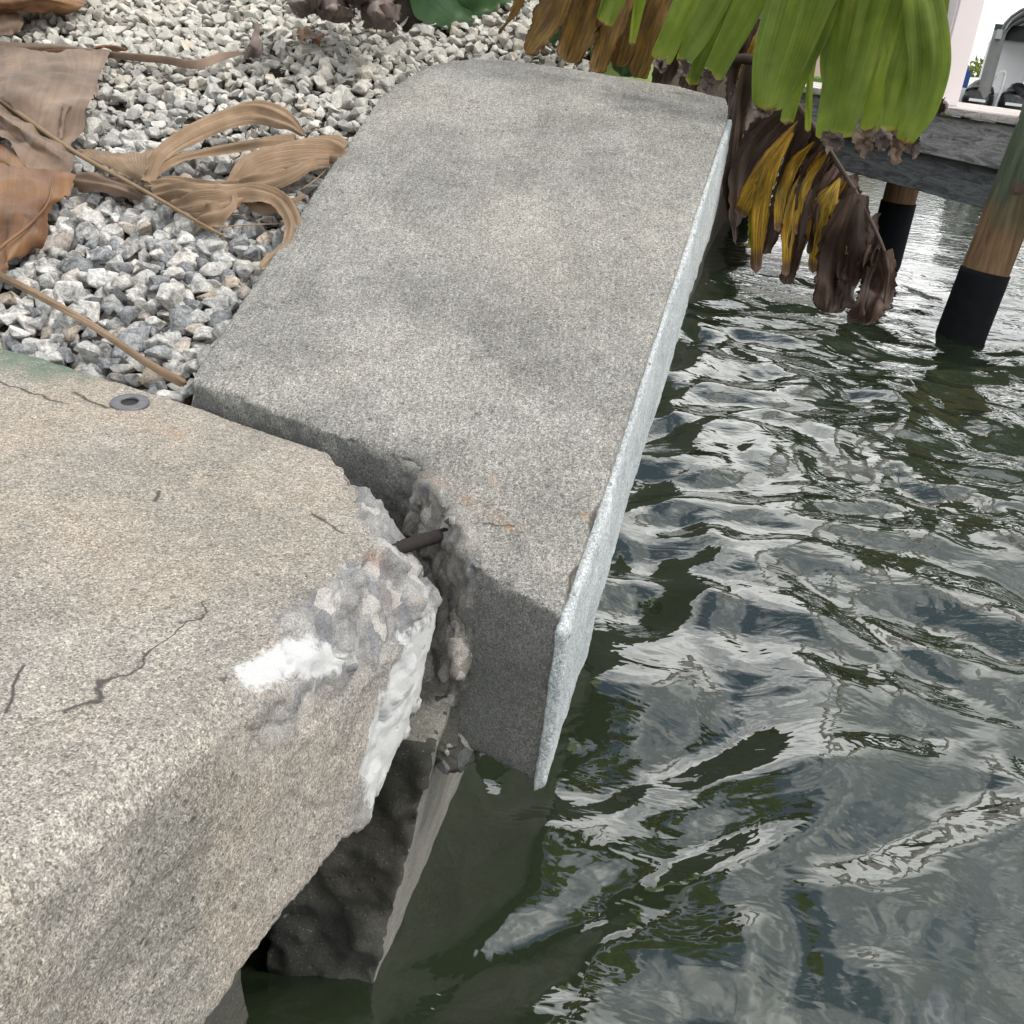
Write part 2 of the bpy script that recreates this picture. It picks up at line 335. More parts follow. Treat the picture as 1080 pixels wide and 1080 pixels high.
M['post'] = simple('pale_pinkish_vinyl', (.62, .56, .56), .5, var=.06, sc=4)

def water_mat():
    t = NT('harbour_water'); g = t.new('ShaderNodeNewGeometry'); p = g.outputs['Position']
    a = t.noise(t.mapping(p, (1, 1.6, 1), (0, 0, .35)), 5.5, 3, .5, .6); b = t.noise(t.mapping(p, (1, 1.3, 1), (0, 0, -.3)), 17, 2, .5, .4)
    h = t.math('ADD', a, t.math('MULTIPLY', b, .15))
    nr = t.bump(h, 1.0, .007)
    cm = t.noise(p, .8, 3); c = t.mix(cm, (.012, .018, .009), (.022, .030, .016))
    t.b.inputs['IOR'].default_value = 2.0
    t.done(c, .03, nr, .5)
    return t.m
M['water'] = water_mat()

# ------------------------------------------------------------------ object helpers
def tag(o, label=None, cat=None, group=None, kind=None):
    if label: o['label'] = label
    if cat: o['category'] = cat
    if group: o['group'] = group
    if kind: o['kind'] = kind
    return o
def empty(name, loc, label=None, cat=None, group=None):
    o = bpy.data.objects.new(name, None); col.objects.link(o); o.location = tuple(float(x) for x in loc); o.empty_display_size = .05
    return tag(o, label, cat, group)
def wloc(o):
    v = Vector((0, 0, 0))
    while o is not None: v += o.location; o = o.parent
    return v
def link(name, me, mat, parent=None, smooth=True):
    o = bpy.data.objects.new(name, me); col.objects.link(o)
    if mat is not None: me.materials.append(mat)
    if smooth: me.polygons.foreach_set('use_smooth', [True]*len(me.polygons))
    if parent is not None:
        o.parent = parent; o.location = -wloc(parent)      # mesh data stays in site coordinates
    return o
def mesh_of(name, V, F):
    me = bpy.data.meshes.new(name); me.from_pydata([tuple(map(float, v)) for v in V], [], F); me.update(); return me
def from_bm(name, bm, mat, parent=None, smooth=False):
    me = bpy.data.meshes.new(name); bm.to_mesh(me); bm.free(); return link(name, me, mat, parent, smooth)
def rings_solid(rings):
    V = []; F = []; n = len(rings[0])
    for r in rings: V += list(r)
    for k in range(len(rings)-1):
        for i in range(n):
            j = (i+1) % n; F.append([k*n+i, k*n+j, (k+1)*n+j, (k+1)*n+i])
    F.append(list(range(n))[::-1]); F.append([(len(rings)-1)*n+i for i in range(n)])
    return V, F
def remesh(name, V, F, vox, smooth_it=2):
    me = mesh_of(name+'_cage', V, F); bm = bmesh.new(); bm.from_mesh(me)
    bmesh.ops.triangulate(bm, faces=bm.faces[:]); bmesh.ops.recalc_face_normals(bm, faces=bm.faces[:]); bm.to_mesh(me); bm.free()
    ob = bpy.data.objects.new(name+'_cage', me); col.objects.link(ob)
    md = ob.modifiers.new('r', 'REMESH'); md.mode = 'VOXEL'; md.voxel_size = vox; md.adaptivity = 0
    if smooth_it:
        sm = ob.modifiers.new('s', 'SMOOTH'); sm.factor = .5; sm.iterations = smooth_it
    dg = bpy.context.evaluated_depsgraph_get(); ev = ob.evaluated_get(dg); out = bpy.data.meshes.new_from_object(ev)
    bpy.data.objects.remove(ob); bpy.data.meshes.remove(me); out.name = name; out.materials.clear(); return out
def get_co(me):
    a = np.empty(len(me.vertices)*3); me.vertices.foreach_get('co', a); return a.reshape(-1, 3)
def get_no(me):
    a = np.empty(len(me.vertices)*3); me.vertices.foreach_get('normal', a); return a.reshape(-1, 3)
def set_co(me, p):
    me.vertices.foreach_set('co', p.ravel()); me.update()
def set_attr(me, name, v):
    at = me.attributes.new(name, 'FLOAT', 'POINT'); at.data.foreach_set('value', np.asarray(v, dtype=np.float32))
def dist_poly(p, pts):
    """distance of points p to a 3D polyline"""
    best = np.full(len(p), 9e9)
    for a, b in zip(pts[:-1], pts[1:]):
        a = np.array(a); b = np.array(b); d = b-a; L = d@d
        t = np.clip(((p-a)@d)/L, 0, 1); e = p-(a+t[:, None]*d); best = np.minimum(best, np.sqrt((e*e).sum(1)))
    return best
def box_bm(bm, c, ux, uy, uz, sx, sy, sz, bevel=0.0):
    """box centred at c with unit axes and full sizes"""
    c, ux, uy, uz = (np.array(v, dtype=float) for v in (c, ux, uy, uz)); vs = []
    for i in (-1, 1):
        for j in (-1, 1):
            for k in (-1, 1): vs.append(bm.verts.new(tuple(c+ux*sx*i/2+uy*sy*j/2+uz*sz*k/2)))
    fs = [bm.faces.new([vs[q] for q in f]) for f in ((0, 1, 3, 2), (4, 6, 7, 5), (0, 4, 5, 1), (2, 3, 7, 6), (0, 2, 6, 4), (1, 5, 7, 3))]
    if bevel:
        es = list({e for f in fs for e in f.edges}); bmesh.ops.bevel(bm, geom=es, offset=bevel, segments=2, affect='EDGES', profile=.5)
    return bm
def box(name, c, ux, uy, uz, sx, sy, sz, mat, parent=None, bevel=0.0):
    bm = bmesh.new(); box_bm(bm, c, ux, uy, uz, sx, sy, sz, bevel); bmesh.ops.recalc_face_normals(bm, faces=bm.faces[:]); return from_bm(name, bm, mat, parent)
def catmull(P, n):
    P = [np.array(p, dtype=float) for p in P]; P = [2*P[0]-P[1]]+P+[2*P[-1]-P[-2]]; out = []
    m = len(P)-3
    for k in range(n):
        u = k/(n-1)*m; i = min(int(u), m-1); t = u-i; a, b, c, d = P[i:i+4]
        out.append(.5*((2*b)+(c-a)*t+(2*a-5*b+4*c-d)*t*t+(3*b-a-3*c+d)*t**3))
    return np.array(out)
def tube(name, P, rad, mat, parent=None, n=40, sides=10, flat=1.0, rough=0.0):
    C = catmull(P, n); rads = np.interp(np.linspace(0, 1, n), np.linspace(0, 1, len(rad)), rad); V = []; F = []
    for k in range(n):
        tan = C[min(k+1, n-1)]-C[max(k-1, 0)]; tan /= np.linalg.norm(tan)
        s = np.cross(tan, (0, 0, 1.0)) if abs(tan[2]) < .95 else np.cross(tan, (0, 1.0, 0)); s /= np.linalg.norm(s); u = np.cross(s, tan)
        for q in range(sides):
            an = 2*math.pi*q/sides; rr = rads[k]*(1+rough*random.uniform(-1, 1)); V.append(C[k]+s*math.cos(an)*rr+u*math.sin(an)*rr*flat)
    for k in range(n-1):
        for q in range(sides): F.append([k*sides+q, k*sides+(q+1) % sides, (k+1)*sides+(q+1) % sides, (k+1)*sides+q])
    F.append(list(range(sides))[::-1]); F.append([(n-1)*sides+q for q in range(sides)])
    return link(name, mesh_of(name, V, F), mat, parent)
def grid_mesh(name, G, mat, parent=None, thick=0.0):
    nu, nv = G.shape[:2]; V = G.reshape(-1, 3); F = [[i*nv+j, i*nv+j+1, (i+1)*nv+j+1, (i+1)*nv+j] for i in range(nu-1) for j in range(nv-1)]
    me = mesh_of(name, V, F); uvl = me.uv_layers.new(name='UVMap')
    li = np.empty(len(me.loops), dtype=np.int32); me.loops.foreach_get('vertex_index', li)
    uv = np.stack([(li % nv)/(nv-1), (li//nv)/(nu-1)], 1).astype(np.float32); uvl.data.foreach_set('uv', uv.ravel())
    o = link(name, me, mat, parent)
    if thick:
        md = o.modifiers.new('thickness', 'SOLIDIFY'); md.thickness = thick; md.offset = 0
    return o
def ribbon(name, P, W, mat, parent=None, face=(0, -.85, .5), fold=.15, n=34, cr=7, wav=.004, twist=0.0, seed=0, round_tip=True, ragged=0.0, pleat=0.0):
    """leaf strip along P, widths W; gutter-folded cross-section, wavy margins, rounded or ragged end"""
    C = catmull(P, n); w = np.interp(np.linspace(0, 1, n), np.linspace(0, 1, len(W)), W); face = np.array(face, dtype=float); face /= np.linalg.norm(face)
    G = np.zeros((n, cr, 3)); r_ = np.random.default_rng(seed+101)
    ph = r_.uniform(0, 6.3, 6); tot = np.linalg.norm(np.diff(C, axis=0), axis=1).sum()
    for k in range(n):
        f = k/(n-1); tan = C[min(k+1, n-1)]-C[max(k-1, 0)]; tan /= np.linalg.norm(tan)
        s = np.cross(tan, face); s /= np.linalg.norm(s); u = np.cross(s, tan)
        an = twist*f+.18*math.sin(f*5+ph[0]); s, u = s*math.cos(an)+u*math.sin(an), u*math.cos(an)-s*math.sin(an)
        ww = w[k]
        if round_tip:
            dd = (1-f)*tot; hw = max(1e-4, w[k]*.32); 
            if dd < hw: ww = w[k]*max(.05, math.sqrt(max(0, 1-(1-dd/hw)**2)))
        for j in range(cr):
            x = j/(cr-1)*2-1; e = 1+(ragged*r_.uniform(-1, .3) if abs(x) == 1 else 0)
            off = -fold*abs(ww)*x*x+pleat*ww*math.asin(.98*math.sin(x*7.5+ph[4]+1.5*math.sin(f*3+ph[5])))*min(1, 4*f+.3)+wav*math.sin(f*9+ph[1]+x*2)+.6*wav*x*math.sin(f*17+ph[2])+.5*wav*math.sin(x*4+ph[3]+f*4)
            G[k, j] = C[k]+s*x*ww/2*e+u*off
    return grid_mesh(name, G, mat, parent)
def sheet(name, rows, mat, parent=None, nu=26, nv=26, crumple=.006, csc=22, seed=0, ragged=.004):
    """crumpled sheet through a grid of control points rows[i][j]"""
    A = np.array([catmull(r, nv) for r in rows]); G = np.zeros((nu, nv, 3))
    for j in range(nv): G[:, j] = catmull(A[:, j], nu)
    p = G.reshape(-1, 3); nrm = np.zeros_like(G)
    du = np.gradient(G, axis=0); dv = np.gradient(G, axis=1); nrm = np.cross(du, dv); nrm /= (np.linalg.norm(nrm, axis=2, keepdims=True)+1e-9)
    G = G+nrm*(crumple*fbm(p, csc, 3, seed)).reshape(nu, nv, 1)
    ed = np.zeros((nu, nv)); ed[0] = ed[-1] = 1; ed[:, 0] = ed[:, -1] = 1
    jit = np.stack([fbm(p, 60, 2, seed+k) for k in (40, 50, 60)], 1).reshape(nu, nv, 3)
    G = G+jit*ed[..., None]*ragged
    return grid_mesh(name, G, mat, parent)

# ================================================================== SETTING
ZW = -0.745
# ---- water: one sheet to the horizon, real waves near by
def axis(lo, hi, step, far_lo, far_hi, gr=1.05):
    a = list(np.arange(lo, hi, step)); s = step
    while a[-1] < far_hi: s *= gr; a.append(a[-1]+s)
    s = step; b = [lo]
    while b[-1] > far_lo: s *= gr; b.append(b[-1]-s)
    return np.array(b[:0:-1]+a)
xs = axis(-.4, 3.0, .014, -600, 700, 1.045); ys = axis(.6, 5.2, .014, -500, 900, 1.035)
X, Y = np.meshgrid(xs, ys, indexing='ij')
sx = np.gradient(xs)[:, None]*np.ones_like(X); sy = np.gradient(ys)[None, :]*np.ones_like(X); ss = np.maximum(sx, sy)
Z = np.zeros_like(X); wx = X+.10*np.sin(Y*2.3+1)+.06*np.sin(X*3.1+Y*4.4); wy = Y+.09*np.sin(X*2.7+2)+.05*np.sin(Y*5.2-X*3.3)
for k in range(80):
    lam = .075*(1.1/.075)**rng.random(); th = R(-32)+rng.normal()*R(50); amp = .0074*lam*(.6 if lam < .14 else 1 if lam < .5 else .45)
    kx, ky = math.sin(th)*2*math.pi/lam, math.cos(th)*2*math.pi/lam
    fade = np.clip(1-ss*3.5/lam, 0, 1); Z += amp*fade*np.sin(kx*wx+ky*wy+rng.random()*6.28)
V = np.stack([X, Y, Z+ZW], 2).reshape(-1, 3); nx, ny = X.shape
ii = np.arange(nx*ny).reshape(nx, ny); Fq = np.stack([ii[:-1, :-1], ii[1:, :-1], ii[1:, 1:], ii[:-1, 1:]], 2).reshape(-1, 4)
me = bpy.data.meshes.new('water'); me.vertices.add(len(V)); me.vertices.foreach_set('co', V.ravel())
me.loops.add(Fq.size); me.loops.foreach_set('vertex_index', Fq.ravel().astype(np.int32)); me.polygons.add(len(Fq)); me.polygons.foreach_set('loop_start', np.arange(0, Fq.size, 4, dtype=np.int32))
me.update(calc_edges=True); me.validate()
tag(link('water', me, M['water']), kind='structure')

# ---- the bank: soil under the gravel, lawn further up
NB0, NB1 = np.array([-1.6, 1.93]), np.array([-.505, 1.434])     # landward edge of the near cap
def bank_z(a, t):
    z = P0[2]+t*math.sin(SL)-.085
    top = 1.05
    z = np.where(z > top, top+(z-top)*.05, z)
    z = np.where(t < 0, P0[2]-.085+0*t, z)
    hole = (t < .0) & (a > -.10); z = np.where(hole, -.55, z)
    under = (a > -.02) & (t < 1.5); z = np.where(under & ~hole, z-.24, z)
    dr = sstep(.05, .45, a)*sstep(1.46, 1.56, t); z = z-dr*(z-.12)*.8
    return z
aa = np.concatenate([np.linspace(-30, -3, 14), np.linspace(-2.9, .56, 70)]); tt = np.concatenate([np.linspace(-6, -.4, 16), np.linspace(-.35, 2.6, 70), np.linspace(2.8, 30, 24)])
AA, TT = np.meshgrid(aa, tt, indexing='ij'); ZZ = bank_z(AA, TT)
AZf = np.array([math.sin(AZ), math.cos(AZ)])
def plan(a, t): return P0[0]+AV[0]*a+AZf[0]*t*math.cos(SL), P0[1]+AV[1]*a+AZf[1]*t*math.cos(SL)
PX, PY = plan(AA, TT)
lim = np.where(TT < .0, -.12, .40); na, ntt = AA.shape
cut = np.minimum(AA, np.where(TT < 0.02, -.14, np.where(TT < 1.5, .26, .36))); PX, PY = plan(cut, TT); ZZ = bank_z(cut, TT)
G = np.stack([PX, PY, ZZ], 2); sk = G[-1].copy(); sk[:, 2] = -1.4; G = np.concatenate([G, sk[None]], 0)
V = G.reshape(-1, 3); n1 = G.shape[1]
F = [[i*n1+j, (i+1)*n1+j, (i+1)*n1+j+1, i*n1+j+1] for i in range(G.shape[0]-1) for j in range(n1-1)]
bank = link('gravel_bed', mesh_of('gravel_bed', V, F), M['soil']); tag(bank, kind='structure')
# lawn sheet on the top of the bank
la = np.linspace(-30, .3, 30); lt = np.linspace(2.35, 30, 40); LA, LT = np.meshgrid(la, lt, indexing='ij'); lx, ly = plan(LA, LT)
lawn = grid_mesh('lawn', np.stack([lx, ly, bank_z(LA, LT)+.03], 2), M['grass']); tag(lawn, kind='structure')

# ---- gravel stones
def stone_mesh(k, fine):
    r_ = random.Random(k*31+5); bm = bmesh.new(); n = r_.randint(9, 14)
    sc = (1, r_.uniform(.68, .95), r_.uniform(.55, .8))
    for _ in range(n):
        v = Vector((r_.gauss(0, 1), r_.gauss(0, 1), r_.gauss(0, 1))).normalized()*r_.uniform(.85, 1.08); bm.verts.new((v.x*sc[0], v.y*sc[1], v.z*sc[2]))
    res = bmesh.ops.convex_hull(bm, input=bm.verts[:]); bmesh.ops.delete(bm, geom=[g for g in res['geom_interior'] if isinstance(g, bmesh.types.BMVert)], context='VERTS')
    bmesh.ops.dissolve_limit(bm, angle_limit=R(14), verts=bm.verts[:], edges=bm.edges[:])
    if fine:
        bmesh.ops.bevel(bm, geom=bm.edges[:], offset=.06, segments=1, affect='EDGES', profile=.5)
        bmesh.ops.triangulate(bm, faces=bm.faces[:]); bmesh.ops.subdivide_edges(bm, edges=[e for e in bm.edges if e.calc_length() > .5], cuts=1, use_grid_fill=True)
        bmesh.ops.triangulate(bm, faces=bm.faces[:])
        P = np.array([v.co[:] for v in bm.verts]); d = fbm(P, 1.6, 3, k)*.07+fbm(P, 5, 2, k+9)*.045
        for v, q in zip(bm.verts, d): v.co *= 1+q
    else: bmesh.ops.triangulate(bm, faces=bm.faces[:])
    bmesh.ops.recalc_face_normals(bm, faces=bm.faces[:])
    me = bpy.data.meshes.new('stone'); bm.to_mesh(me); bm.free()
    me.polygons.foreach_set('use_smooth', [False]*len(me.polygons)); return me
SM = [stone_mesh(k, True) for k in range(30)]
for m_ in SM: m_.materials.append(M['stone'])
def proj(p):
    c = RM.T@(p-CAM); return 540+1080*c[0]/c[2], 540-1080*c[1]/c[2], c[2]
eb = (NB1-NB0)/np.linalg.norm(NB1-NB0); enb = np.array([-eb[1], eb[0]])
def left_edge(t): return -.125*np.clip(t/1.1, 0, 1)-.06*sstep(1.1, 1.5, t)*0
cand = []
step = .027
for t in np.arange(-.75, 2.42, step):
    for a in np.arange(-2.0, .75, step):
        a_ = a+random.uniform(-.4, .4)*step; t_ = t+random.uniform(-.4, .4)*step
        if t_ < 1.52 and a_ > left_edge(t_)-.012+max(0, t_-1.2)*.45: continue
        if t_ >= 1.52 and a_ > .33: continue
        x, y = plan(a_, t_)
        if np.dot(np.array([x, y])-NB0, enb) < .012: continue
        z = P0[2]+t_*math.sin(SL)-.045
        if t_ > 1.46 and a_ > .05: z -= float(sstep(.05, .45, np.array([a_]))[0])*max(0, z-.12)*.8
        lay = random.random(); big = random.random()
        r = random.uniform(.017, .026) if big < .8 else random.uniform(.026, .035)
        if t_ > .9: r *= random.uniform(.7, .95)
        if t_ < .55: r *= 1.12
        p = np.array([x, y, z-.018+random.uniform(-.016, .013)])
        if t_ < .12 and a_ > -.25: p[2] -= .012
        u, v, d = proj(p)
        vis = (-60 < u < 1140) and (-60 < v < 500) and d > 0
        if not vis and random.random() < .35: continue
        if random.random() < .75:
            cand.append((0, r*1.05, p+np.array([random.uniform(-.014, .014), random.uniform(-.014, .014), -.024])))
        cand.append((r/d if (0 < u < 560 and 0 < v < 430 and p[2] > z-.020) else 0, r, p))
cand.sort(key=lambda c: -c[0])
stuffV, stuffF, off = [], [], 0
SMd = [(get_co(m_), [tuple(p.vertices) for p in m_.polygons]) for m_ in SM]
for i, (sz, r, p) in enumerate(cand):
    rot = Matrix.Rotation(random.uniform(0, 6.28), 3, 'Z')@Matrix.Rotation(random.gauss(0, .5), 3, 'X')@Matrix.Rotation(random.gauss(0, .5), 3, 'Y')
    k = random.randrange(30); sc = r*random.uniform(.95, 1.2)
    if i < 300:
        o = bpy.data.objects.new('stone', SM[k]); col.objects.link(o); o.parent = bank; o.location = tuple(p); o.rotation_euler = rot.to_euler(); o.scale = (sc, sc, sc)
    else:
        co, fs = SMd[k]; q = (co*sc)@np.array(rot).T+p; stuffV.append(q); stuffF += [[v+off for v in f] for f in fs]; off += len(q)
g = link('gravel', mesh_of('gravel', np.concatenate(stuffV), stuffF), M['stone'], bank, smooth=False); tag(g, kind='stuff')
print('stones', len(cand), 'tris', len(stuffF))

# ================================================================== NEAR CAP
nearR = [
 [(-1.3, 1.794, 0), (-.505, 1.434, 0), (-.265, 1.313, -.002), (-.178, 1.19, -.005), (-.150, 1.049, -.006), (-.162, .985, 0), (-.215, .835, 0), (-.238, .745, 0), (-.296, .60, 0), (-.347, .47, 0), (-.53, .008, 0), (-1.3, .3, 0)],
 [(-1.3, 1.80, -.02), (-.502, 1.438, -.02), (-.262, 1.318, -.03), (-.162, 1.195, -.04), (-.120, 1.09, -.05), (-.115, 1.025, -.05), (-.170, .895, -.03), (-.205, .765, -.028), (-.268, .60, -.028), (-.318, .465, -.028), (-.503, 0, -.028), (-1.3, .3, -.02)],
 [(-1.3, 1.80, -.10), (-.502, 1.438, -.10), (-.262, 1.318, -.10), (-.155, 1.20, -.10), (-.085, 1.125, -.10), (-.073, 1.075, -.094), (-.126, .935, -.098), (-.186, .80, -.10), (-.260, .61, -.10), (-.312, .465, -.10), (-.498, 0, -.10), (-1.3, .3, -.10)],
 [(-1.3, 1.80, -.29), (-.502, 1.438, -.29), (-.262, 1.318, -.29), (-.17, 1.19, -.29), (-.110, 1.10, -.28), (-.090, 1.045, -.24), (-.118, .965, -.295), (-.178, .815, -.30), (-.232, .68, -.335), (-.310, .48, -.35), (-.498, 0, -.35), (-1.3, .3, -.30)]]
V, F = rings_solid(nearR)
me = remesh('cap_body', V, F, .0046, 1); p = get_co(me); no = get_no(me)
brkline = [nearR[0][k] for k in (2, 3, 4, 5, 6)]
C3 = np.array([[-.09, 1.08, -.10], [-.10, 1.05, -.2], [-.13, 1.0, -.05]])
# signed extent of the broken corner: everything outside the chamfer line through the break edge
out = np.zeros(len(p)); bx = np.array([b[:2] for b in brkline]);
def side(q, a, b): return (b[0]-a[0])*(q[:, 1]-a[1])-(b[1]-a[1])*(q[:, 0]-a[0])
s1 = side(p, bx[0], bx[1])/np.linalg.norm(bx[1]-bx[0]); s2_ = side(p, bx[1], bx[2])/np.linalg.norm(bx[2]-bx[1]); s3 = side(p, bx[2], bx[3])/np.linalg.norm(bx[3]-bx[2]); s4 = side(p, bx[3], bx[4])/np.linalg.norm(bx[4]-bx[3])
outd = np.maximum(np.maximum(s1, s2_), np.maximum(s3, s4))
wob = fbm(p, 28, 4, 3)*.012
facing = np.maximum(0, sstep(-.55, -.2, -(p[:, 1]-1.02)*0+0*p[:, 0]))*0
brk = sstep(-.004, .006, outd+.012+wob*1.6)*sstep(.62, .72, p[:, 1]+wob*2)*sstep(-.235, -.19, p[:, 0]+wob)
# lower front face goes back to cast concrete
frontlow = sstep(.86, .80, p[:, 1]+.35*(p[:, 2]+.05)+wob*2); brk = brk*(1-.0*frontlow)
low = sstep(.90, .96, p[:, 1]+.9*np.minimum(0, p[:, 2]+.10)*0+wob)
isfront = sstep(-.06, -.11, p[:, 2]+wob)*sstep(1.02, .93, p[:, 1]-.35*(p[:, 2]+.1)+wob)
brk = brk*(1-.85*isfront)
d = brk*(facets(p*np.array([1, 1, .7]), 15, 2)*.022+facets(p, 40, 9)*.008+fbm(p, 70, 2, 5)*.0015)
d += (1-brk)*(fbm(p, 9, 4, 11)*.0025+fbm(p, 50, 3, 12)*.0008)
frontface = sstep(.03, .06, -p[:, 2])*(1-brk); d += frontface*(fbm(p, 16, 4, 21)*.004-.004*np.clip(facets(p, 40, 14), 0, 1))
wA = np.exp(-(dist_poly(p, [(-.078, 1.065, -.13), (-.092, 1.03, -.2), (-.118, .96, -.27)])/.05)**2); d *= 1-.65*wA
edge = np.exp(-(dist_poly(p, [np.array(b) for b in brkline])/.02)**2); d -= edge*np.clip(fbm(p, 60, 3, 31), 0, 1)*.008
set_co(me, p+no*d[:, None])
wpts = [onz(268, 712, -.005), onz(305, 695, -.02), np.array([-.165, .875, -.045])]
w1 = np.exp(-(dist_poly(p, wpts)/.030)**2)
w2 = np.exp(-(dist_poly(p, [(-.078, 1.065, -.13), (-.092, 1.03, -.2), (-.118, .96, -.27)])/.062)**2)+.85*np.exp(-(dist_poly(p, [(-.10, .99, -.11), (-.125, .935, -.2)])/.045)**2)
white = np.clip(np.maximum(w1*.98, w2*.92), 0, 1); white[white < .03] = 0
set_attr(me, 'brk', brk); set_attr(me, 'white', white); set_attr(me, 'steepdark', .06*sstep(.5, .2, no[:, 2])*(1-brk))
nc = empty('seawall_cap', (-.6, .8, -.29), 'beige concrete seawall cap in the foreground with a broken, white-stained corner', 'seawall cap')
link('cap_body', me, M['near'], nc)
# rebar sticking out of the break
ra = far(392, 590, 1.245); rb = far(472, 563, 1.36)
rbar = tube('rebar', [ra, (ra+rb)/2+np.array([0, 0, .003]), rb], [.009, .009], M['rebar'], nc, n=60, sides=12, rough=.08); rbar['label'] = 'black rusted reinforcing bar crossing the gap'
# panel under the near cap
az2 = math.atan2(-.213+.308, .729-.49); f2 = np.array([math.sin(az2), math.cos(az2), 0]); l2 = np.array([-f2[1], f2[0], 0])
c0 = np.array([-.205, .80, 0])+l2*.03
pr = []
for z in (-.27, -.6, -.9, -1.4):
    sh = l2*(.02*(-z-.3)); e0 = c0+sh; e1 = e0-f2*1.4; pr.append([(q[0], q[1], z) for q in (e0, e1, e1+l2*.18, e0+l2*.18)])
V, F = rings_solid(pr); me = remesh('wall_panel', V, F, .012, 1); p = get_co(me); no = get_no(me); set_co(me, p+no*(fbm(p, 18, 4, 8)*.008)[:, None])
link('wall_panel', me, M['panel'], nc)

# loose washer on the near cap
wc = onz(137, 425, .004); bm = bmesh.new()
for (r0, r1, z0, z1) in ((.0125, .0275, -.002, .0035),):
    n = 40; rr = [(r0, z1-.0006), (r0+.0012, z1), (r1-.0015, z1-.0004), (r1, z1-.0018), (r1, z0), (r0, z0)]
    vs = [[bm.verts.new((wc[0]+math.cos(2*math.pi*k/n)*r, wc[1]+math.sin(2*math.pi*k/n)*r, wc[2]+z+.0025*math.sin(2*math.pi*k/n))) for r, z in rr] for k in range(n)]
    for k in range(n):
        for q in range(len(rr)): bm.faces.new([vs[k][q], vs[(k+1) % n][q], vs[(k+1) % n][(q+1) % len(rr)], vs[k][(q+1) % len(rr)]])
bmesh.ops.recalc_face_normals(bm, faces=bm.faces[:])
wo = empty('washer', wc-np.array([0, 0, .003]), 'flat dark grey steel washer lying on the beige cap near the gravel', 'washer')
from_bm('ring', bm, M['washer'], wo, True)
bm = bmesh.new(); n = 24; vs = [bm.verts.new((wc[0]+math.cos(6.2832*k/n)*.0122, wc[1]+math.sin(6.2832*k/n)*.0122, wc[2]+.0005)) for k in range(n)]; vb = [bm.verts.new((v.co.x, v.co.y, wc[2]-.002)) for v in vs]
bm.faces.new(vs); bm.faces.new(vb[::-1])
for k in range(n): bm.faces.new([vb[k], vb[(k+1) % n], vs[(k+1) % n], vs[k]])
from_bm('hole_disc', bm, M['hole_black'], wo)  # plain black disc filling the washer's hole

# ================================================================== FAR SLAB
top = [(0, 0), (.20, -.045), (.384, -.078), (.408, -.105), (.432, -.135), (.498, -.200), (.524, -.245), (.648, -.292), (.650, .4), (.650, 1.25), (.632, 1.37), (.50, 1.43), (.28, 1.48), (.08, 1.51), (-.02, 1.47), (-.09, 1.34), (-.125, 1.10), (-.065, .55)]
r0 = [slab(a, t) for a, t in top]
r1 = [slab(a, t, -.05) for a, t in top]; r2 = [slab(a, t, -.16) for a, t in top]; r3 = [slab(a, t, -.252) for a, t in top]
# the break bulges toward the gap lower down
for ring, k in ((r1, .10), (r2, .35), (r3, .75)):
    for idx, da, dt in ((2, -.005, -.01), (3, -.035, -.045), (4, -.055, -.07), (5, -.055, -.055), (6, -.02, -.02)):
        ring[idx] = ring[idx]+(AV*da+np.array([AZf[0], AZf[1], 0])*dt)*k
V, F = rings_solid([r0, r1, r2, r3]); me = remesh('cap_body', V, F, .005, 0); p = get_co(me); no = get_no(me)
q = p-P0; A_ = q@AV; T_ = (q[:, 0]*AZf[0]+q[:, 1]*AZf[1])/math.cos(SL)
tline = [np.array(r0[k]) for k in (2, 3, 4, 5, 6)]
dl = dist_poly(p, tline); dlow = dist_poly(p, [np.array(r2[k]) for k in (2, 3, 4, 5)])
wob = fbm(p, 26, 4, 3)*.012
# broken zone: the oblique end between the two flat end faces, and the chipped rim
depth = np.interp(A_, [0, .384, .408, .432, .498, .524, .648], [0, -.078, -.105, -.135, -.2, -.245, -.292])
endd = depth+.012-T_                                        # >0 on or beyond the end line
brk = sstep(-.004, .012, endd+wob*.8)*sstep(.36, .40, A_+wob)*sstep(.535, .51, A_+wob)
rim = np.exp(-(dl/.016)**2)*sstep(.15, .5, fbm(p, 30, 3, 44)+.45)
brk = np.clip(np.maximum(brk, rim*.9), 0, 1)
d = brk*(facets(p, 20, 6)*.016+facets(p, 55, 4)*.006+fbm(p, 40, 3, 5)*.004)+(1-brk)*(fbm(p, 7, 3, 15)*.0018+fbm(p, 45, 3, 16)*.0007)
endface = sstep(.02, .0, T_-depth)*(A_ < .4); d += endface*fbm(p, 24, 4, 17)*.004
# small chips along the rims
rimall = np.exp(-(dist_poly(p, [np.array(r0[k]) for k in range(8)])/.008)**2); d -= rimall*np.clip(fbm(p, 55, 3, 23)+.1, 0, 1)*.007
p2 = p+no*d[:, None]
nose = np.clip(T_-1.12, 0, 1); p2[:, 2] -= .26*nose**2                     # rounded far nose
ln = np.clip(-(A_-(-.125*np.clip(T_/1.1, 0, 1))-.05), 0, .05); p2[:, 2] -= 2.0*ln**2*(no[:, 2] > .5)
gr_ = sstep(.45, .25, no[:, 2])*sstep(.03, -.01, T_-depth)*(1-brk*.8)*(.75+.25*np.clip(fbm(p, 9, 3, 77)+.6, 0, 1)); set_attr(me, 'steepdark', np.clip(gr_, 0, 1))  # mask for the darker grey on the steep near end faces
set_co(me, p2); set_attr(me, 'brk', brk); set_attr(me, 'white', np.zeros(len(p)))
fc = empty('seawall_cap', slab(.3, .6, -.25), 'long grey slipped seawall cap slab sloping down to the gap', 'seawall cap')
link('cap_body', me, M['slab'], fc)
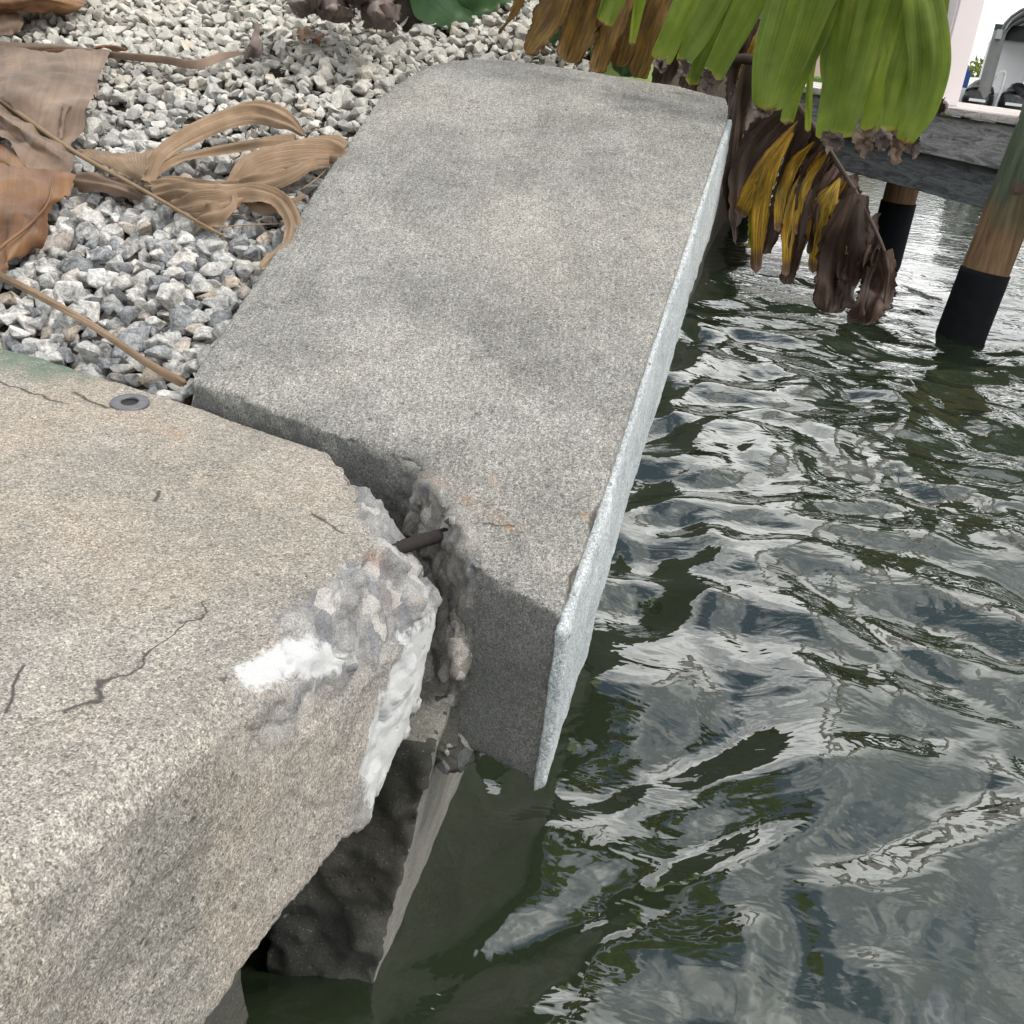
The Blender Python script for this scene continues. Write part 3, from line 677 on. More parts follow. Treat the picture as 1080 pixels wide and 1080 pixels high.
# pale mortar skin on the seaward side
N = 90; topz = lambda t: -.016-.006*math.sin(t*7)-.05*max(0, (t-1.0))*.6
rings = []
for a in (.6505, .668, .6735, .671):
    pass
Vs, Fs = [], []
ts = np.linspace(-.298, 1.27, N); prof = []
for i, t in enumerate(ts):
    nz = .26*max(0, t-1.12)**2; w = .012+.003*math.sin(t*11+1)+random.uniform(-.0008, .0008); tz = -.010-.008*(.5+.5*math.sin(t*5+1.2))+random.uniform(-.002, .002); bz = -.258+random.uniform(-.006, .004)
    w = w*(.55 if t > -.05 else 1.0)
    for (a, dz) in ((.646, tz), (.652+w*.7, tz-.002), (.652+w, tz-.012), (.654+w, -.12), (.651+w, bz+.01), (.646, bz)):
        qv = slab(a, t, dz); qv[2] -= nz; Vs.append(qv)
for i in range(N-1):
    for k in range(6): Fs.append([i*6+k, i*6+(k+1) % 6, (i+1)*6+(k+1) % 6, (i+1)*6+k])
Fs.append(list(range(6))[::-1]); Fs.append([(N-1)*6+k for k in range(6)])
ms = remesh('mortar_skin', Vs, Fs, .004, 1); pp = get_co(ms); nn = get_no(ms); set_co(ms, pp+nn*(fbm(pp, 45, 4, 6)*.0012)[:, None])
sk_ = link('mortar_skin', ms, M['skin'], fc); sk_['label'] = 'pale bluish mortar skin on the seaward side'
# hardened grout lumps in the break
def lump(P, rad, seed, name='grout_lump', mat='grout', amp=.010):
    C = catmull(P, 14); rr = np.interp(np.linspace(0, 1, 14), np.linspace(0, 1, len(rad)), rad)
    bm = bmesh.new(); bmesh.ops.create_icosphere(bm, subdivisions=5, radius=1); D = np.array([v.co[:] for v in bm.verts])
    # march every direction onto the union of spheres along the spine
    c = C.mean(0); spine = C-c; out_ = np.zeros(len(D))
    for s, r in zip(spine, rr):
        b = D@s; disc = b*b-(s@s)+r*r; out_ = np.maximum(out_, np.where(disc > 0, b+np.sqrt(np.maximum(disc, 0)), 0))
    out_ = np.maximum(out_, .004); pt = D*out_[:, None]+c; dd = facets(pt, 34, seed)*amp*1.5+facets(pt, 80, seed+3)*amp*.5+fbm(pt, 50, 4, seed)*amp*.5; pt = pt+D*dd[:, None]
    for v, k in zip(bm.verts, pt): v.co = tuple(k)
    me = bpy.data.meshes.new(name); bm.to_mesh(me); bm.free(); set_attr(me, 'brk', np.full(len(me.vertices), .8)); set_attr(me, 'white', np.zeros(len(me.vertices)))
    return link(name, me, M[mat], fc)
lump([far(451, 505, 1.40), far(452, 525, 1.395), far(455, 542, 1.385)], [.012, .015, .011], 12, amp=.005)
lump([far(492, 628, 1.335), far(489, 655, 1.33), far(487, 688, 1.325), far(482, 712, 1.32)], [.014, .017, .017, .010], 8, amp=.005)
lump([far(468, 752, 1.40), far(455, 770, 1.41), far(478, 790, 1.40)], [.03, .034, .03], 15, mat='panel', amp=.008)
# leaning wall panel under the slab
q1 = np.array([-.066, 1.043, -.3]); q2 = np.array([-.124, 1.063, -.72]); ln_ = (q2-q1)/.42
wd = np.array([AZf[0], AZf[1], 0]); lw = np.array([-AV[0], -AV[1], 0]); pr = []
for z in (.0, -.3, -.72, -1.3):
    e = q1+ln_*(-z-.3)
    zt = [z]*4
    if z == 0: zt = [-.27, .20, .20, -.27]; e = q1+ln_*(-.03)
    e2 = e+wd*1.62+lw*.07
    cs = [e, e2, e2+lw*.165, e+lw*.165-wd*.02]
    pr.append([(c[0], c[1], zz) for c, zz in zip(cs, zt)])
V, F = rings_solid(pr); me = remesh('wall_panel', V, F, .008, 1); p = get_co(me); no = get_no(me)
endf = sstep(-.3, -.7, no@wd); d = endf*(fbm(p, 14, 4, 3)*.014+facets(p, 30, 4)*.006)+(1-endf)*fbm(p, 20, 3, 2)*.002
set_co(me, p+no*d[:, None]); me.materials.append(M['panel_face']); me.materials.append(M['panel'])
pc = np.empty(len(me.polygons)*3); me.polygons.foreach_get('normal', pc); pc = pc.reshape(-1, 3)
me.polygons.foreach_set('material_index', ((pc@wd) < -.45).astype(np.int32))  # near end takes the shade-darkened colour, other faces the paler one
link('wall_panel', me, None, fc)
# wall that carries on beyond the slab, under the plants
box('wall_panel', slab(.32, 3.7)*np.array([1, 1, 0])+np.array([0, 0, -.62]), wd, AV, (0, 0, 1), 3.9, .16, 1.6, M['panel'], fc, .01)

# ================================================================== FALLEN DRY LEAVES on the gravel
g_ = lambda x, y, h=.02: onbank(x, y, h)
fl = empty('dry_leaf', g_(110, 180, .0), 'big torn tan dry leaf with a long midrib sprawled over the gravel', 'dry leaf', 'dry leaves on the gravel')
tube('midrib', [g_(-40, 78, .05), g_(0, 105, .05), g_(75, 158, .045), (g_(150, 200, .035)), g_(225, 243, .02), g_(236, 247, .018)], [.006, .0055, .005, .004, .003, .002], M['rib'], fl, n=50, sides=8)
sheet('blade', [[g_(-60, 62, .02), g_(0, 54, .03), g_(50, 55, .04), g_(117, 54, .03)], [g_(-50, 70, .05), g_(0, 72, .055), g_(60, 78, .06), g_(106, 80, .035)],
                [g_(-45, 76, .055), g_(0, 88, .06), g_(45, 108, .07), g_(96, 112, .055)], [g_(-40, 80, .05), g_(0, 104, .05), g_(40, 133, .05), g_(72, 156, .045)]], M['taupe'], fl, 44, 44, .013, 11, 3)
sheet('blade', [[g_(66, 108, .075), g_(72, 112, .075), g_(82, 114, .06), g_(97, 117, .045)], [g_(64, 130, .065), g_(68, 128, .06), g_(70, 122, .045), g_(84, 122, .03)], [g_(62, 146, .05), g_(66, 148, .045), g_(68, 146, .03), g_(70, 140, .02)]], M['taupe'], fl, 20, 24, .003, 30, 9)
sheet('blade', [[g_(-40, 82, .045), g_(0, 108, .045), g_(40, 136, .045), g_(76, 162, .04)], [g_(-40, 92, .07), g_(0, 120, .072), g_(40, 147, .07), g_(77, 172, .045)],
                [g_(-40, 106, .04), g_(0, 132, .045), g_(35, 158, .05), g_(74, 182, .04)], [g_(-40, 124, .06), g_(0, 146, .065), g_(25, 172, .06), g_(68, 190, .03)]], M['taupe'], fl, 44, 44, .014, 13, 13)
# fan of torn strips to the right of the midrib
F1 = (-.15, -.7, .7)
sheet('blade', [[g_(80, 156, .04), g_(105, 158, .045), g_(130, 162, .05), g_(165, 157, .06)], [g_(100, 170, .04), g_(118, 170, .05), g_(136, 172, .055), g_(160, 172, .06)], [g_(148, 193, .035), g_(150, 192, .04), g_(152, 188, .05), g_(155, 180, .06)]], M['tan'], fl, 26, 26, .003, 30, 21)
st = lambda P, W, m, s, **k: ribbon('torn_strip', [g_(*q) for q in P], [w/1080*2.1*1.45 for w in W], M[m], fl, face=k.pop('face', F1), seed=s, n=60, cr=21, wav=.0035, ragged=.10, pleat=.085, **k)
st([(152, 190, .05), (165, 160, .07), (205, 134, .08), (262, 114, .075), (300, 124, .06), (322, 143, .02)], [10, 16, 17, 18, 16, 4], 'tan', 1, fold=.35)
st([(160, 186, .045), (178, 168, .055), (220, 158, .05), (268, 150, .045), (312, 143, .025)], [6, 9, 10, 9, 4], 'tan', 2, fold=.3)
st([(240, 196, .03), (262, 172, .06), (300, 158, .07), (345, 152, .06), (366, 160, .045), (376, 154, .02)], [8, 26, 32, 28, 18, 12], 'tan', 3, fold=.25)
st([(236, 197, .03), (275, 188, .05), (310, 176, .055), (338, 169, .04)], [8, 16, 15, 5], 'tan', 4, fold=.4)
st([(152, 193, .04), (185, 190, .05), (225, 193, .05), (262, 189, .04)], [7, 10, 10, 6], 'tan', 5, fold=.4)
st([(160, 202, .03), (185, 197, .05), (212, 200, .05), (252, 195, .045)], [8, 20, 22, 12], 'tan', 6, fold=.3)
st([(180, 214, .03), (205, 208, .05), (232, 204, .06), (262, 198, .06)], [10, 26, 26, 14], 'tan', 7, fold=.3)
st([(205, 230, .02), (222, 222, .045), (238, 214, .05), (245, 207, .05)], [16, 20, 14, 5], 'tan', 8, fold=.25)
st([(240, 203, .05), (268, 200, .065), (295, 208, .06), (309, 232, .05), (307, 255, .04), (292, 272, .03), (276, 284, .02)], [14, 18, 16, 12, 12, 15, 6], 'tan', 10, fold=.25, twist=.8)
st([(245, 205, .03), (275, 218, .03), (300, 214, .025), (322, 206, .02)], [4, 8, 10, 4], 'tan', 11, fold=.2)
st([(78, 186, .03), (100, 188, .035), (125, 196, .03), (150, 206, .015)], [14, 16, 12, 6], 'taupe', 12, fold=.3)
for k, (a, b, c) in enumerate([((222, 226, .02), (260, 224, .02), (290, 220, .02)), ((228, 240, .02), (262, 237, .02), (300, 236, .015)), ((318, 200, .02), (332, 190, .03), (345, 178, .02))]):
    tube('fibre', [g_(*a), g_(*b), g_(*c)], [.0012, .0015, .0006], M['tan'], fl, n=16, sides=5)
# rust-brown leaf under it
rl = empty('dry_leaf', g_(20, 230, .0), 'rust brown curled dry leaf at the left edge of the gravel', 'dry leaf', 'dry leaves on the gravel')
sheet('blade', [[g_(-60, 130, .03), g_(0, 152, .04), g_(20, 178, .05), g_(45, 186, .05), g_(78, 192, .03)], [g_(-60, 170, .06), g_(0, 185, .07), g_(22, 198, .07), g_(48, 205, .065), g_(74, 204, .04)],
                [g_(-60, 215, .06), g_(0, 222, .07), g_(20, 226, .07), g_(40, 225, .06), g_(55, 222, .04)], [g_(-60, 260, .03), g_(0, 248, .04), g_(18, 246, .05), g_(36, 246, .045), g_(50, 250, .03)], [g_(-60, 290, .02), g_(-4, 287, .02), g_(5, 280, .03), g_(22, 266, .02), g_(32, 260, .015)]], M['rusty'], rl, 44, 44, .015, 12, 33)
sheet('blade', [[g_(-40, 128, .045), g_(0, 150, .05), g_(18, 166, .06), g_(40, 184, .05)], [g_(-40, 142, .06), g_(0, 166, .065), g_(15, 178, .07), g_(32, 190, .055)], [g_(-40, 160, .04), g_(0, 178, .04), g_(10, 186, .045), g_(20, 194, .05)]], M['rusty'], rl, 26, 26, .005, 20, 37)
tube('midrib', [g_(-20, 290, .03), g_(0, 262, .06), g_(30, 238, .072), g_(50, 215, .072), g_(56, 190, .06)], [.004, .003, .0025, .002, .001], M['rusty'], rl, n=30, sides=6)
# thin dry stalk in front
ds = empty('dry_stalk', g_(100, 345, .0), 'thin brown dry stalk lying along the front of the gravel', 'stalk')
ribbon('stalk', [g_(-30, 272, .03), g_(0, 289, .03), g_(50, 315, .035), g_(100, 343, .035), (g_(150, 376, .025)), g_(197, 404, .0)], [.012, .012, .014, .013, .016, .014], M['tan'], ds, face=(-.2, -.5, .8), fold=.5, n=50, cr=9, wav=.0015, seed=4)
tube('midrib', [g_(-30, 273, .026), g_(0, 290, .026), g_(50, 316, .031), g_(100, 344, .031), g_(150, 377, .021), g_(195, 404, .0)], [.004, .004, .004, .003, .003, .002], M['rib'], ds, n=40, sides=7)
# long dry strip above
ls = empty('dry_leaf', g_(150, 58, .0), 'long narrow twisted dry leaf strip above the big torn leaf', 'dry leaf', 'dry leaves on the gravel')
ribbon('blade', [g_(-30, 40, .02), g_(0, 46, .03), g_(60, 47, .035), (g_(120, 55, .03)), g_(170, 60, .035), g_(205, 64, .035), g_(235, 55, .04), g_(264, 54, .03)], [.03, .03, .028, .02, .018, .024, .026, .012], M['taupe'], ls, face=(-.2, -.6, .7), fold=.5, n=60, cr=9, wav=.003, seed=6, ragged=.15)
ribbon('blade', [g_(262, 62, .02), g_(270, 50, .05), g_(272, 38, .055), g_(270, 24, .06)], [.03, .04, .03, .012], M['greyleaf'], ls, face=(.6, -.6, .5), fold=.15, n=26, cr=9, wav=.006, seed=9, ragged=.2)
ribbon('blade', [g_(40, 55, .02), g_(80, 52, .03), g_(110, 48, .025), g_(135, 52, .02)], [.01, .016, .012, .006], M['rusty'], ls, face=(-.2, -.6, .7), fold=.5, n=30, cr=7, wav=.003, seed=16, ragged=.2)
# curled leaf in the top corner
cl_ = empty('dry_leaf', g_(35, 15, .0), 'curled orange brown dry leaf in the upper left corner', 'dry leaf', 'dry leaves on the gravel')
sheet('blade', [[g_(-60, -30, .04), g_(0, -25, .06), g_(45, -22, .06), g_(95, -14, .03)], [g_(-60, -8, .09), g_(0, -5, .10), g_(45, -6, .09), g_(90, 2, .04)], [g_(-60, 6, .08), g_(0, 8, .08), g_(40, 4, .075), g_(82, 10, .035)], [g_(-60, 20, .03), g_(-5, 16, .05), g_(25, 12, .06), g_(66, 16, .02)]], M['rusty'], cl_, 30, 30, .012, 14, 51)
sheet('blade', [[g_(-50, 12, .05), g_(0, 12, .05), g_(18, 12, .05), g_(25, 20, .03)], [g_(-50, 30, .03), g_(0, 26, .035), g_(15, 26, .03), g_(24, 28, .02)], [g_(-50, 42, .01), g_(0, 38, .01), g_(12, 36, .015), g_(22, 34, .01)]], M['taupe'], cl_, 20, 20, .008, 20, 57)
# heap of crumpled sheaths at the foot of the plants
hp = []
for k, (x, y, w, h_, lab) in enumerate([(322, 4, 40, 26, 'crumpled grey brown leaf at the left end of the leaf heap'), (352, 12, 34, 22, 'crumpled grey brown leaf in the middle of the leaf heap'), (398, 14, 36, 34, 'folded grey brown leaf sheath against the dark plant foot'), (376, -6, 46, 26, 'dark curled leaf behind the folded sheath')]):
    e = empty('dry_leaf', g_(x, y+h_/2, .0), lab, 'dry leaf', 'dry leaves on the gravel')
    sheet('blade', [[g_(x-w*.6, y-h_*.5, .10), g_(x, y-h_*.6, .16), g_(x+w*.5, y-h_*.5, .12)], [g_(x-w*.55, y, .09), g_(x-w*.05, y-2, .19), g_(x+w*.5, y+2, .12)], [g_(x-w*.3, y+h_*.45, .03), g_(x+w*.1, y+h_*.5, .08), g_(x+w*.6, y+h_*.5, .03)]], M['greyleaf'], e, 36, 36, .016, 10, 61+k*5, .010)
    sheet('blade', [[g_(x-w*.3, y-h_*.2, .14), g_(x+w*.2, y-h_*.3, .19), g_(x+w*.6, y-h_*.2, .14)], [g_(x-w*.2, y+h_*.2, .10), g_(x+w*.25, y+h_*.15, .15), g_(x+w*.65, y+h_*.25, .09)]], M['greyleaf'], e, 30, 30, .014, 12, 161+k*5, .010)
# small orange fragment
of = empty('leaf_fragment', g_(325, 40, .0), 'small orange brown leaf fragment on the pale gravel', 'leaf fragment')
sheet('blade', [[g_(314, 32, .02), g_(326, 30, .03), g_(340, 34, .02)], [g_(316, 44, .02), g_(326, 42, .03), g_(338, 44, .02)]], M['rusty'], of, 14, 14, .012, 40, 71, .008)

# ================================================================== LEAFY PLANT beyond the slab
bp0 = slab(.28, 2.05, -.25); bp = empty('banana_plant', bp0, 'banana plant with torn green leaf and hanging dead leaves over the slab end', 'plant')
tube('pseudostem', [bp0+np.array([0, 0, -.1]), bp0+np.array([.0, .03, .35]), bp0+np.array([-.02, .1, .9]), bp0+np.array([.0, .15, 1.4])], [.12, .10, .08, .06], M['greenrib'], bp, n=30, sides=16, rough=.05)
# green leaf
mr = [bp0+np.array([0, .14, 1.2]), far(560, -170, 2.9), far(700, -150, 2.62), far(830, -125, 2.5), far(920, -95, 2.45), far(972, -50, 2.42)]
gl = tube('leaf', mr, [.022, .016, .012, .009, .006, .003], M['greenrib'], bp, n=50, sides=8); gl['label'] = 'fresh green leaf torn into hanging strips'
def gs(P, W, seed, dist=2.45, m='green', par=None, dd=.0, fold=.12, name='leaf_segment', tw=0.0, **k):
    fold *= .45*(1 if seed % 3 else -1); k.setdefault('pleat', .022 if m in ('green', 'darkgreen') else .05)
    par = par or gl; n = len(P); pts = [far(x, y, dist+dd*math.sin(i*1.7+seed)+.03*(i/(n-1))) for i, (x, y) in enumerate(P)]
    return ribbon(name, pts, [w/1080*dist*(.92 if m == 'green' else 1) for w in W], M[m], par, face=k.pop('face', (-.15+.2*math.sin(seed*2.1), -.9, .35)), fold=fold, n=40, cr=15, wav=k.pop('wav', .004), seed=seed, twist=tw, **k)
gs([(680, -110), (655, -40), (634, 24)], [20, 18, 12], 1, 2.62)
gs([(700, -110), (665, -40), (637, 27)], [26, 24, 18], 2, 2.58)
gs([(705, -100), (680, -20), (666, 48)], [14, 14, 7], 3, 2.6)
gs([(775, -110), (735, -20), (695, 68)], [36, 31, 23], 4, 2.52)
gs([(800, -100), (760, -10), (716, 70)], [34, 30, 23], 5, 2.50)
gs([(790, -60), (760, 20), (728, 90)], [30, 22, 14], 6, 2.58)
gs([(840, -95), (792, 0), (749, 84)], [36, 32, 22], 7, 2.47)
gs([(868, -90), (845, -10), (822, 62), (808, 118)], [80, 74, 56, 30], 8, 2.42, fold=.08)
gs([(880, -70), (862, 20), (842, 80), (829, 132)], [40, 34, 20, 13], 9, 2.44)
gs([(870, 0), (856, 70), (852, 140)], [8, 8, 6], 10, 2.46)
gs([(910, -70), (893, 20), (880, 90), (868, 149)], [40, 36, 26, 17], 11, 2.45)
gs([(945, -50), (922, 20), (903, 85), (886, 146)], [44, 38, 31, 24], 12, 2.43)
gs([(985, -70), (957, 15), (935, 80), (915, 142)], [44, 38, 29, 19], 13, 2.44)
gs([(985, -65), (972, 25), (953, 88), (938, 140)], [40, 44, 36, 18], 14, 2.425)
gs([(960, -60), (974, 10), (980, 68), (970, 115), (952, 152)], [40, 40, 40, 34, 16], 15, 2.41)
gs([(920, -60), (905, 0), (885, 60), (878, 110)], [60, 58, 40, 10], 16, 2.48)
gs([(985, -40), (975, -10), (968, 20)], [30, 24, 8], 17, 2.6, 'darkgreen')
# dried ends of the strips
for k, (x, y, w, h_) in enumerate([(879, 150, 22, 22), (912, 149, 20, 26), (931, 148, 16, 22), (946, 156, 15, 30), (962, 150, 20, 24), (806, 117, 28, 12), (992, 112, 10, 18), (746, 84, 10, 20), (698, 68, 10, 14), (722, 72, 12, 16)]):
    d0 = 2.46; sheet('dried_tip', [[far(x-w*.5, y-h_*.5, d0), far(x, y-h_*.5, d0-.01), far(x+w*.5, y-h_*.5, d0)], [far(x-w*.55, y, d0-.015), far(x, y, d0+.01), far(x+w*.45, y, d0-.015)], [far(x-w*.2, y+h_*.55, d0), far(x, y+h_*.6, d0-.01), far(x+w*.25, y+h_*.5, d0)]], M['taupe' if k in (1, 3) else 'greyleaf'], gl, 16, 16, .012, 60, 200+k, .008)
# dead hanging leaf
dm = [bp0+np.array([.02, .1, .75]), far(740, 30, 2.85), far(800, 66, 2.7), far(846, 118, 2.6), far(882, 170, 2.56), (far(914, 224, 2.54)), far(936, 278, 2.54), far(932, 322, 2.56)]
dlf = tube('dead_leaf', dm, [.02, .014, .011, .008, .006, .005, .004, .002], M['brown'], bp, n=60, sides=8); dlf['label'] = 'dead brown and yellow leaf hanging over the water'
D = lambda P, W, s, m, dist=2.58, **k: gs(P, W, s, dist, m, dlf, .02, k.pop('fold', .2), 'dead_segment', tw=.7*math.sin(s*2.7), ragged=.22, **k)
D([(842, 112), (815, 140), (790, 175), (775, 240)], [30, 44, 40, 18], 31, 'brown', 2.66)
D([(800, 70), (785, 110), (772, 170), (766, 235)], [30, 34, 26, 12], 32, 'greyleaf', 2.7)
D([(790, 70), (778, 120), (770, 180), (776, 258)], [16, 20, 18, 8], 33, 'brown', 2.68)
D([(842, 128), (815, 165), (792, 205), (780, 228)], [3, 22, 24, 14], 34, 'yellow', 2.6)
D([(836, 140), (812, 180), (801, 225), (797, 288)], [3, 18, 20, 12], 35, 'yellow', 2.585)
D([(850, 128), (832, 180), (816, 235), (806, 268)], [16, 22, 22, 12], 36, 'brown', 2.60)
D([(858, 150), (834, 178), (824, 215), (821, 245)], [2, 15, 16, 8], 37, 'yellow', 2.57)
D([(866, 160), (842, 200), (832, 245), (829, 292)], [2, 15, 15, 12], 38, 'yellow', 2.56)
D([(872, 158), (850, 205), (840, 255), (829, 300)], [14, 22, 16, 16], 39, 'brown', 2.57)
D([(884, 178), (862, 215), (850, 250), (838, 285)], [20, 26, 20, 6], 40, 'brown', 2.585)
D([(886, 188), (871, 215), (862, 250), (857, 288)], [3, 28, 28, 10], 41, 'yellow', 2.55)
D([(904, 205), (890, 250), (880, 295), (872, 330)], [26, 48, 46, 40], 42, 'brown', 2.55, fold=.3, wav=.012)
D([(918, 228), (905, 265), (895, 300), (888, 326)], [20, 34, 30, 24], 43, 'brown', 2.57, fold=.3, wav=.012)
D([(934, 262), (928, 295), (918, 320), (908, 342)], [14, 34, 34, 22], 44, 'brown', 2.54, fold=.4, wav=.012)
D([(926, 250), (915, 290), (905, 320), (897, 340)], [8, 12, 14, 14], 45, 'brown', 2.53, fold=.4, wav=.008)
D([(800, 200), (795, 240), (790, 262)], [20, 14, 5], 46, 'green', 2.72)
D([(846, 215), (843, 245), (841, 262)], [8, 8, 4], 47, 'green', 2.66)
D([(870, 140), (862, 165), (848, 190)], [30, 34, 20], 48, 'brown', 2.61)
D([(895, 185), (890, 215), (880, 245)], [24, 40, 30], 49, 'brown', 2.6)
for k in range(12):
    f_ = .25+.062*k; b_ = catmull([(842, 112), (880, 168), (914, 224), (936, 282)], 40)[int(39*min(1, f_*.95))]; ln_k = random.uniform(60, 120)*(1.1-.6*f_)
    D([(b_[0], b_[1]), (b_[0]-ln_k*.30, b_[1]+ln_k*.45), (b_[0]-ln_k*.42, b_[1]+ln_k*1.05)], [3, random.uniform(7, 12), 4], 150+k, 'yellow' if k in (1, 4, 7) else 'brown', 2.53+.05*random.random(), wav=.008)
# older brown strips behind, hanging past the far end of the slab
ol = tube('dead_leaf', [bp0+np.array([0, .1, .8]), far(560, -80, 3.0), far(640, -60, 2.95), far(720, -20, 2.9), far(790, 40, 2.8)], [.02, .014, .01, .008, .004], M['brown'], bp, n=40, sides=8); ol['label'] = 'older golden brown dead leaf behind the green one'
O = lambda P, W, s, m, dist=2.86, **k: gs(P, [W[0], W[1]*1.05, W[2]*.85], s, dist, m, ol, .015, k.pop('fold', .15+.1*math.sin(s)), 'dead_segment', tw=.5*math.sin(s*3.3), wav=.006, ragged=.25, pleat=.05, **k)
O([(570, -60), (548, 0), (526, 36)], [10, 9, 3], 61, 'golden')
O([(615, -60), (585, 5), (555, 57)], [34, 33, 25], 62, 'golden', 2.84)
O([(640, -60), (620, 10), (598, 66)], [44, 42, 34], 63, 'golden', 2.9)
O([(668, -50), (645, 20), (628, 78)], [34, 32, 18], 64, 'golden', 2.88)
O([(690, -40), (668, 20), (650, 70)], [40, 38, 30], 65, 'golden', 2.92)
O([(715, -30), (690, 30), (672, 82)], [40, 38, 28], 66, 'golden', 2.9)
O([(740, -20), (715, 40), (695, 92)], [34, 32, 26], 67, 'brown', 2.86)
O([(765, -10), (740, 50), (722, 96)], [34, 32, 24], 68, 'brown', 2.84)
O([(780, 10), (765, 55), (745, 98)], [28, 26, 18], 69, 'brown', 2.82)
O([(800, 20), (782, 70), (770, 120)], [34, 30, 16], 70, 'brown', 2.78)
O([(806, 30), (790, 70), (776, 105)], [12, 16, 10], 71, 'yellow', 2.74)
O([(605, -30), (590, 20), (580, 45)], [40, 34, 20], 72, 'darkgreen', 2.98)
O([(690, -20), (672, 40), (655, 80)], [50, 44, 30], 73, 'darkgreen', 3.05)
# second, darker plant at the left: black fibrous foot and broad low leaves
p2b = g_(436, 34, -.05); bp2 = empty('banana_plant', p2b, 'dark fibrous plant foot with broad dark green leaves above the gravel', 'plant')
tube('pseudostem', [p2b+np.array([0, 0, -.08]), p2b+np.array([.005, .03, .12]), p2b+np.array([.0, .06, .6]), p2b+np.array([-.02, .1, 1.2])], [.075, .07, .055, .04], M['stem'], bp2, n=40, sides=18, rough=.10)
for k, (P, W, dist) in enumerate([([(440, -60), (470, -10), (500, 22)], [60, 70, 30], 3.15), ([(470, -60), (500, -20), (520, 12)], [70, 80, 40], 3.2), ([(520, -60), (528, -20), (535, 8)], [60, 50, 20], 3.3), ([(400, -60), (430, -30), (455, 0)], [60, 60, 30], 3.2)]):
    ribbon('leaf', [far(x, y, dist) for x, y in P], [w/1080*dist for w in W], M['darkgreen'], bp2, face=(0, -.6, .8), fold=.2, n=30, cr=11, wav=.01, seed=80+k)

# ================================================================== DOCK
ud = np.array([math.sin(DAZ), math.cos(DAZ), 0]); vd = np.array([math.cos(DAZ), -math.sin(DAZ), 0]); zd = np.array([0, 0, 1.0])
K0 = np.array([2.47, 5.90, 0]); ZD = .415
dock = empty('dock', (3.2, 7.5, ZW), 'weathered grey timber dock on wrapped pilings across the water', 'dock')
box('fascia_board', K0+ud*2.2+vd*.02+zd*(ZD-.165), ud, vd, zd, 6.6, .045, .225, M['plank'], dock, .006)
box('stringer', K0+ud*2.2+vd*.075+zd*(ZD-.385), ud, vd, zd, 6.6, .05, .225, M['beam'], dock, .006)
box('stringer', K0+ud*2.2+vd*1.30+zd*(ZD-.385), ud, vd, zd, 6.6, .05, .225, M['beam'], dock, .006)
for k in range(46):
    box('deck_board', K0+ud*(-1.05+k*.1435)+vd*.70+zd*(ZD-.024+random.uniform(-.001, .001)), vd, ud, zd, 1.48, .137, .038, M['deck'], dock, .004)
def piling(x, y, r, ztop, wraptop, bolt=False, lean=(0, 0)):
    lx_ = lambda z: x+lean[0]*(z-ZW); ly_ = lambda z: y+lean[1]*(z-ZW)
    pm = tube('piling', [(lx_(z), ly_(z), z) for z in (-1.6, -.6, 0, ztop)], [r*1.04, r*1.02, r, r*.96], M['pile'], dock, n=40, sides=28)
    w = tube('wrap', [(lx_(z), ly_(z), z) for z in (-1.6, wraptop)], [r*1.02+.010, r*1.0+.010], M['wrap'], dock, n=40, sides=28, rough=.004); w.parent = pm; w.location = (0, 0, 0)
    if bolt:
        dr = -np.array([x, y, 0])/math.hypot(x, y); c = np.array([lx_(.07), ly_(.07), .07])+dr*r*.97
        bm = bmesh.new(); s_ = np.cross(dr, zd)
        for rad, l0, l1, n in ((.034, 0, .008, 20), (.020, .008, .026, 6)):
            lo = [bm.verts.new(tuple(c+dr*l0+s_*rad*math.cos(6.2832*q/n)+zd*rad*math.sin(6.2832*q/n))) for q in range(n)]; hi = [bm.verts.new(tuple(c+dr*l1+s_*rad*math.cos(6.2832*q/n)+zd*rad*math.sin(6.2832*q/n))) for q in range(n)]
            bm.faces.new(hi); bm.faces.new(lo[::-1])
            for q in range(n): bm.faces.new([lo[q], lo[(q+1) % n], hi[(q+1) % n], hi[q]])
        bmesh.ops.recalc_face_normals(bm, faces=bm.faces[:]); b = from_bm('bolt', bm, M['bolt'], dock); b.parent = pm; b.location = (0, 0, 0)
    return pm
pb = onz(1014, 352, ZW); ptop = ray(1100, 128); ptop = CAM+ptop*(pb[1]+.04)/ptop[1]; lean_ = (ptop[:2]-pb[:2])/(ptop[2]-ZW)
piling(pb[0], pb[1], .125, .75, -.385, True, lean_)
lp = np.array([math.sin(R(18.0)), math.cos(R(18.0))])*8.4
piling(lp[0], lp[1], .118, .36, -.30)
p3 = lp+ud[:2]*2.35; piling(p3[0], p3[1], .118, .36, -.30)
p4 = np.array([2.385, 5.78])+ud[:2]*4.2-vd[:2]*0; piling(p4[0], p4[1], .125, .40, -.385)
# boxed pale posts on the deck
def boxpost(c, w):
    o = box('post', c+zd*(ZD+1.2), ud, vd, zd, w, w, 2.4, M['post'], dock, .006)
    for s in (-.27, .0, .27):
        b = box('batten', c+zd*(ZD+1.2)+ud*s*w-vd*(w/2+.004), ud, vd, zd, .05*1.1, .016, 2.38, M['post'], dock, .003); b.parent = o; b.location = (0, 0, 0)
cpt = far(972, 102, 7.02); boxpost(np.array([cpt[0], cpt[1], 0])+vd*.12, .165)
cp2 = far(1086, 116, 6.55); boxpost(np.array([cp2[0], cp2[1], 0])+vd*.14, .14)

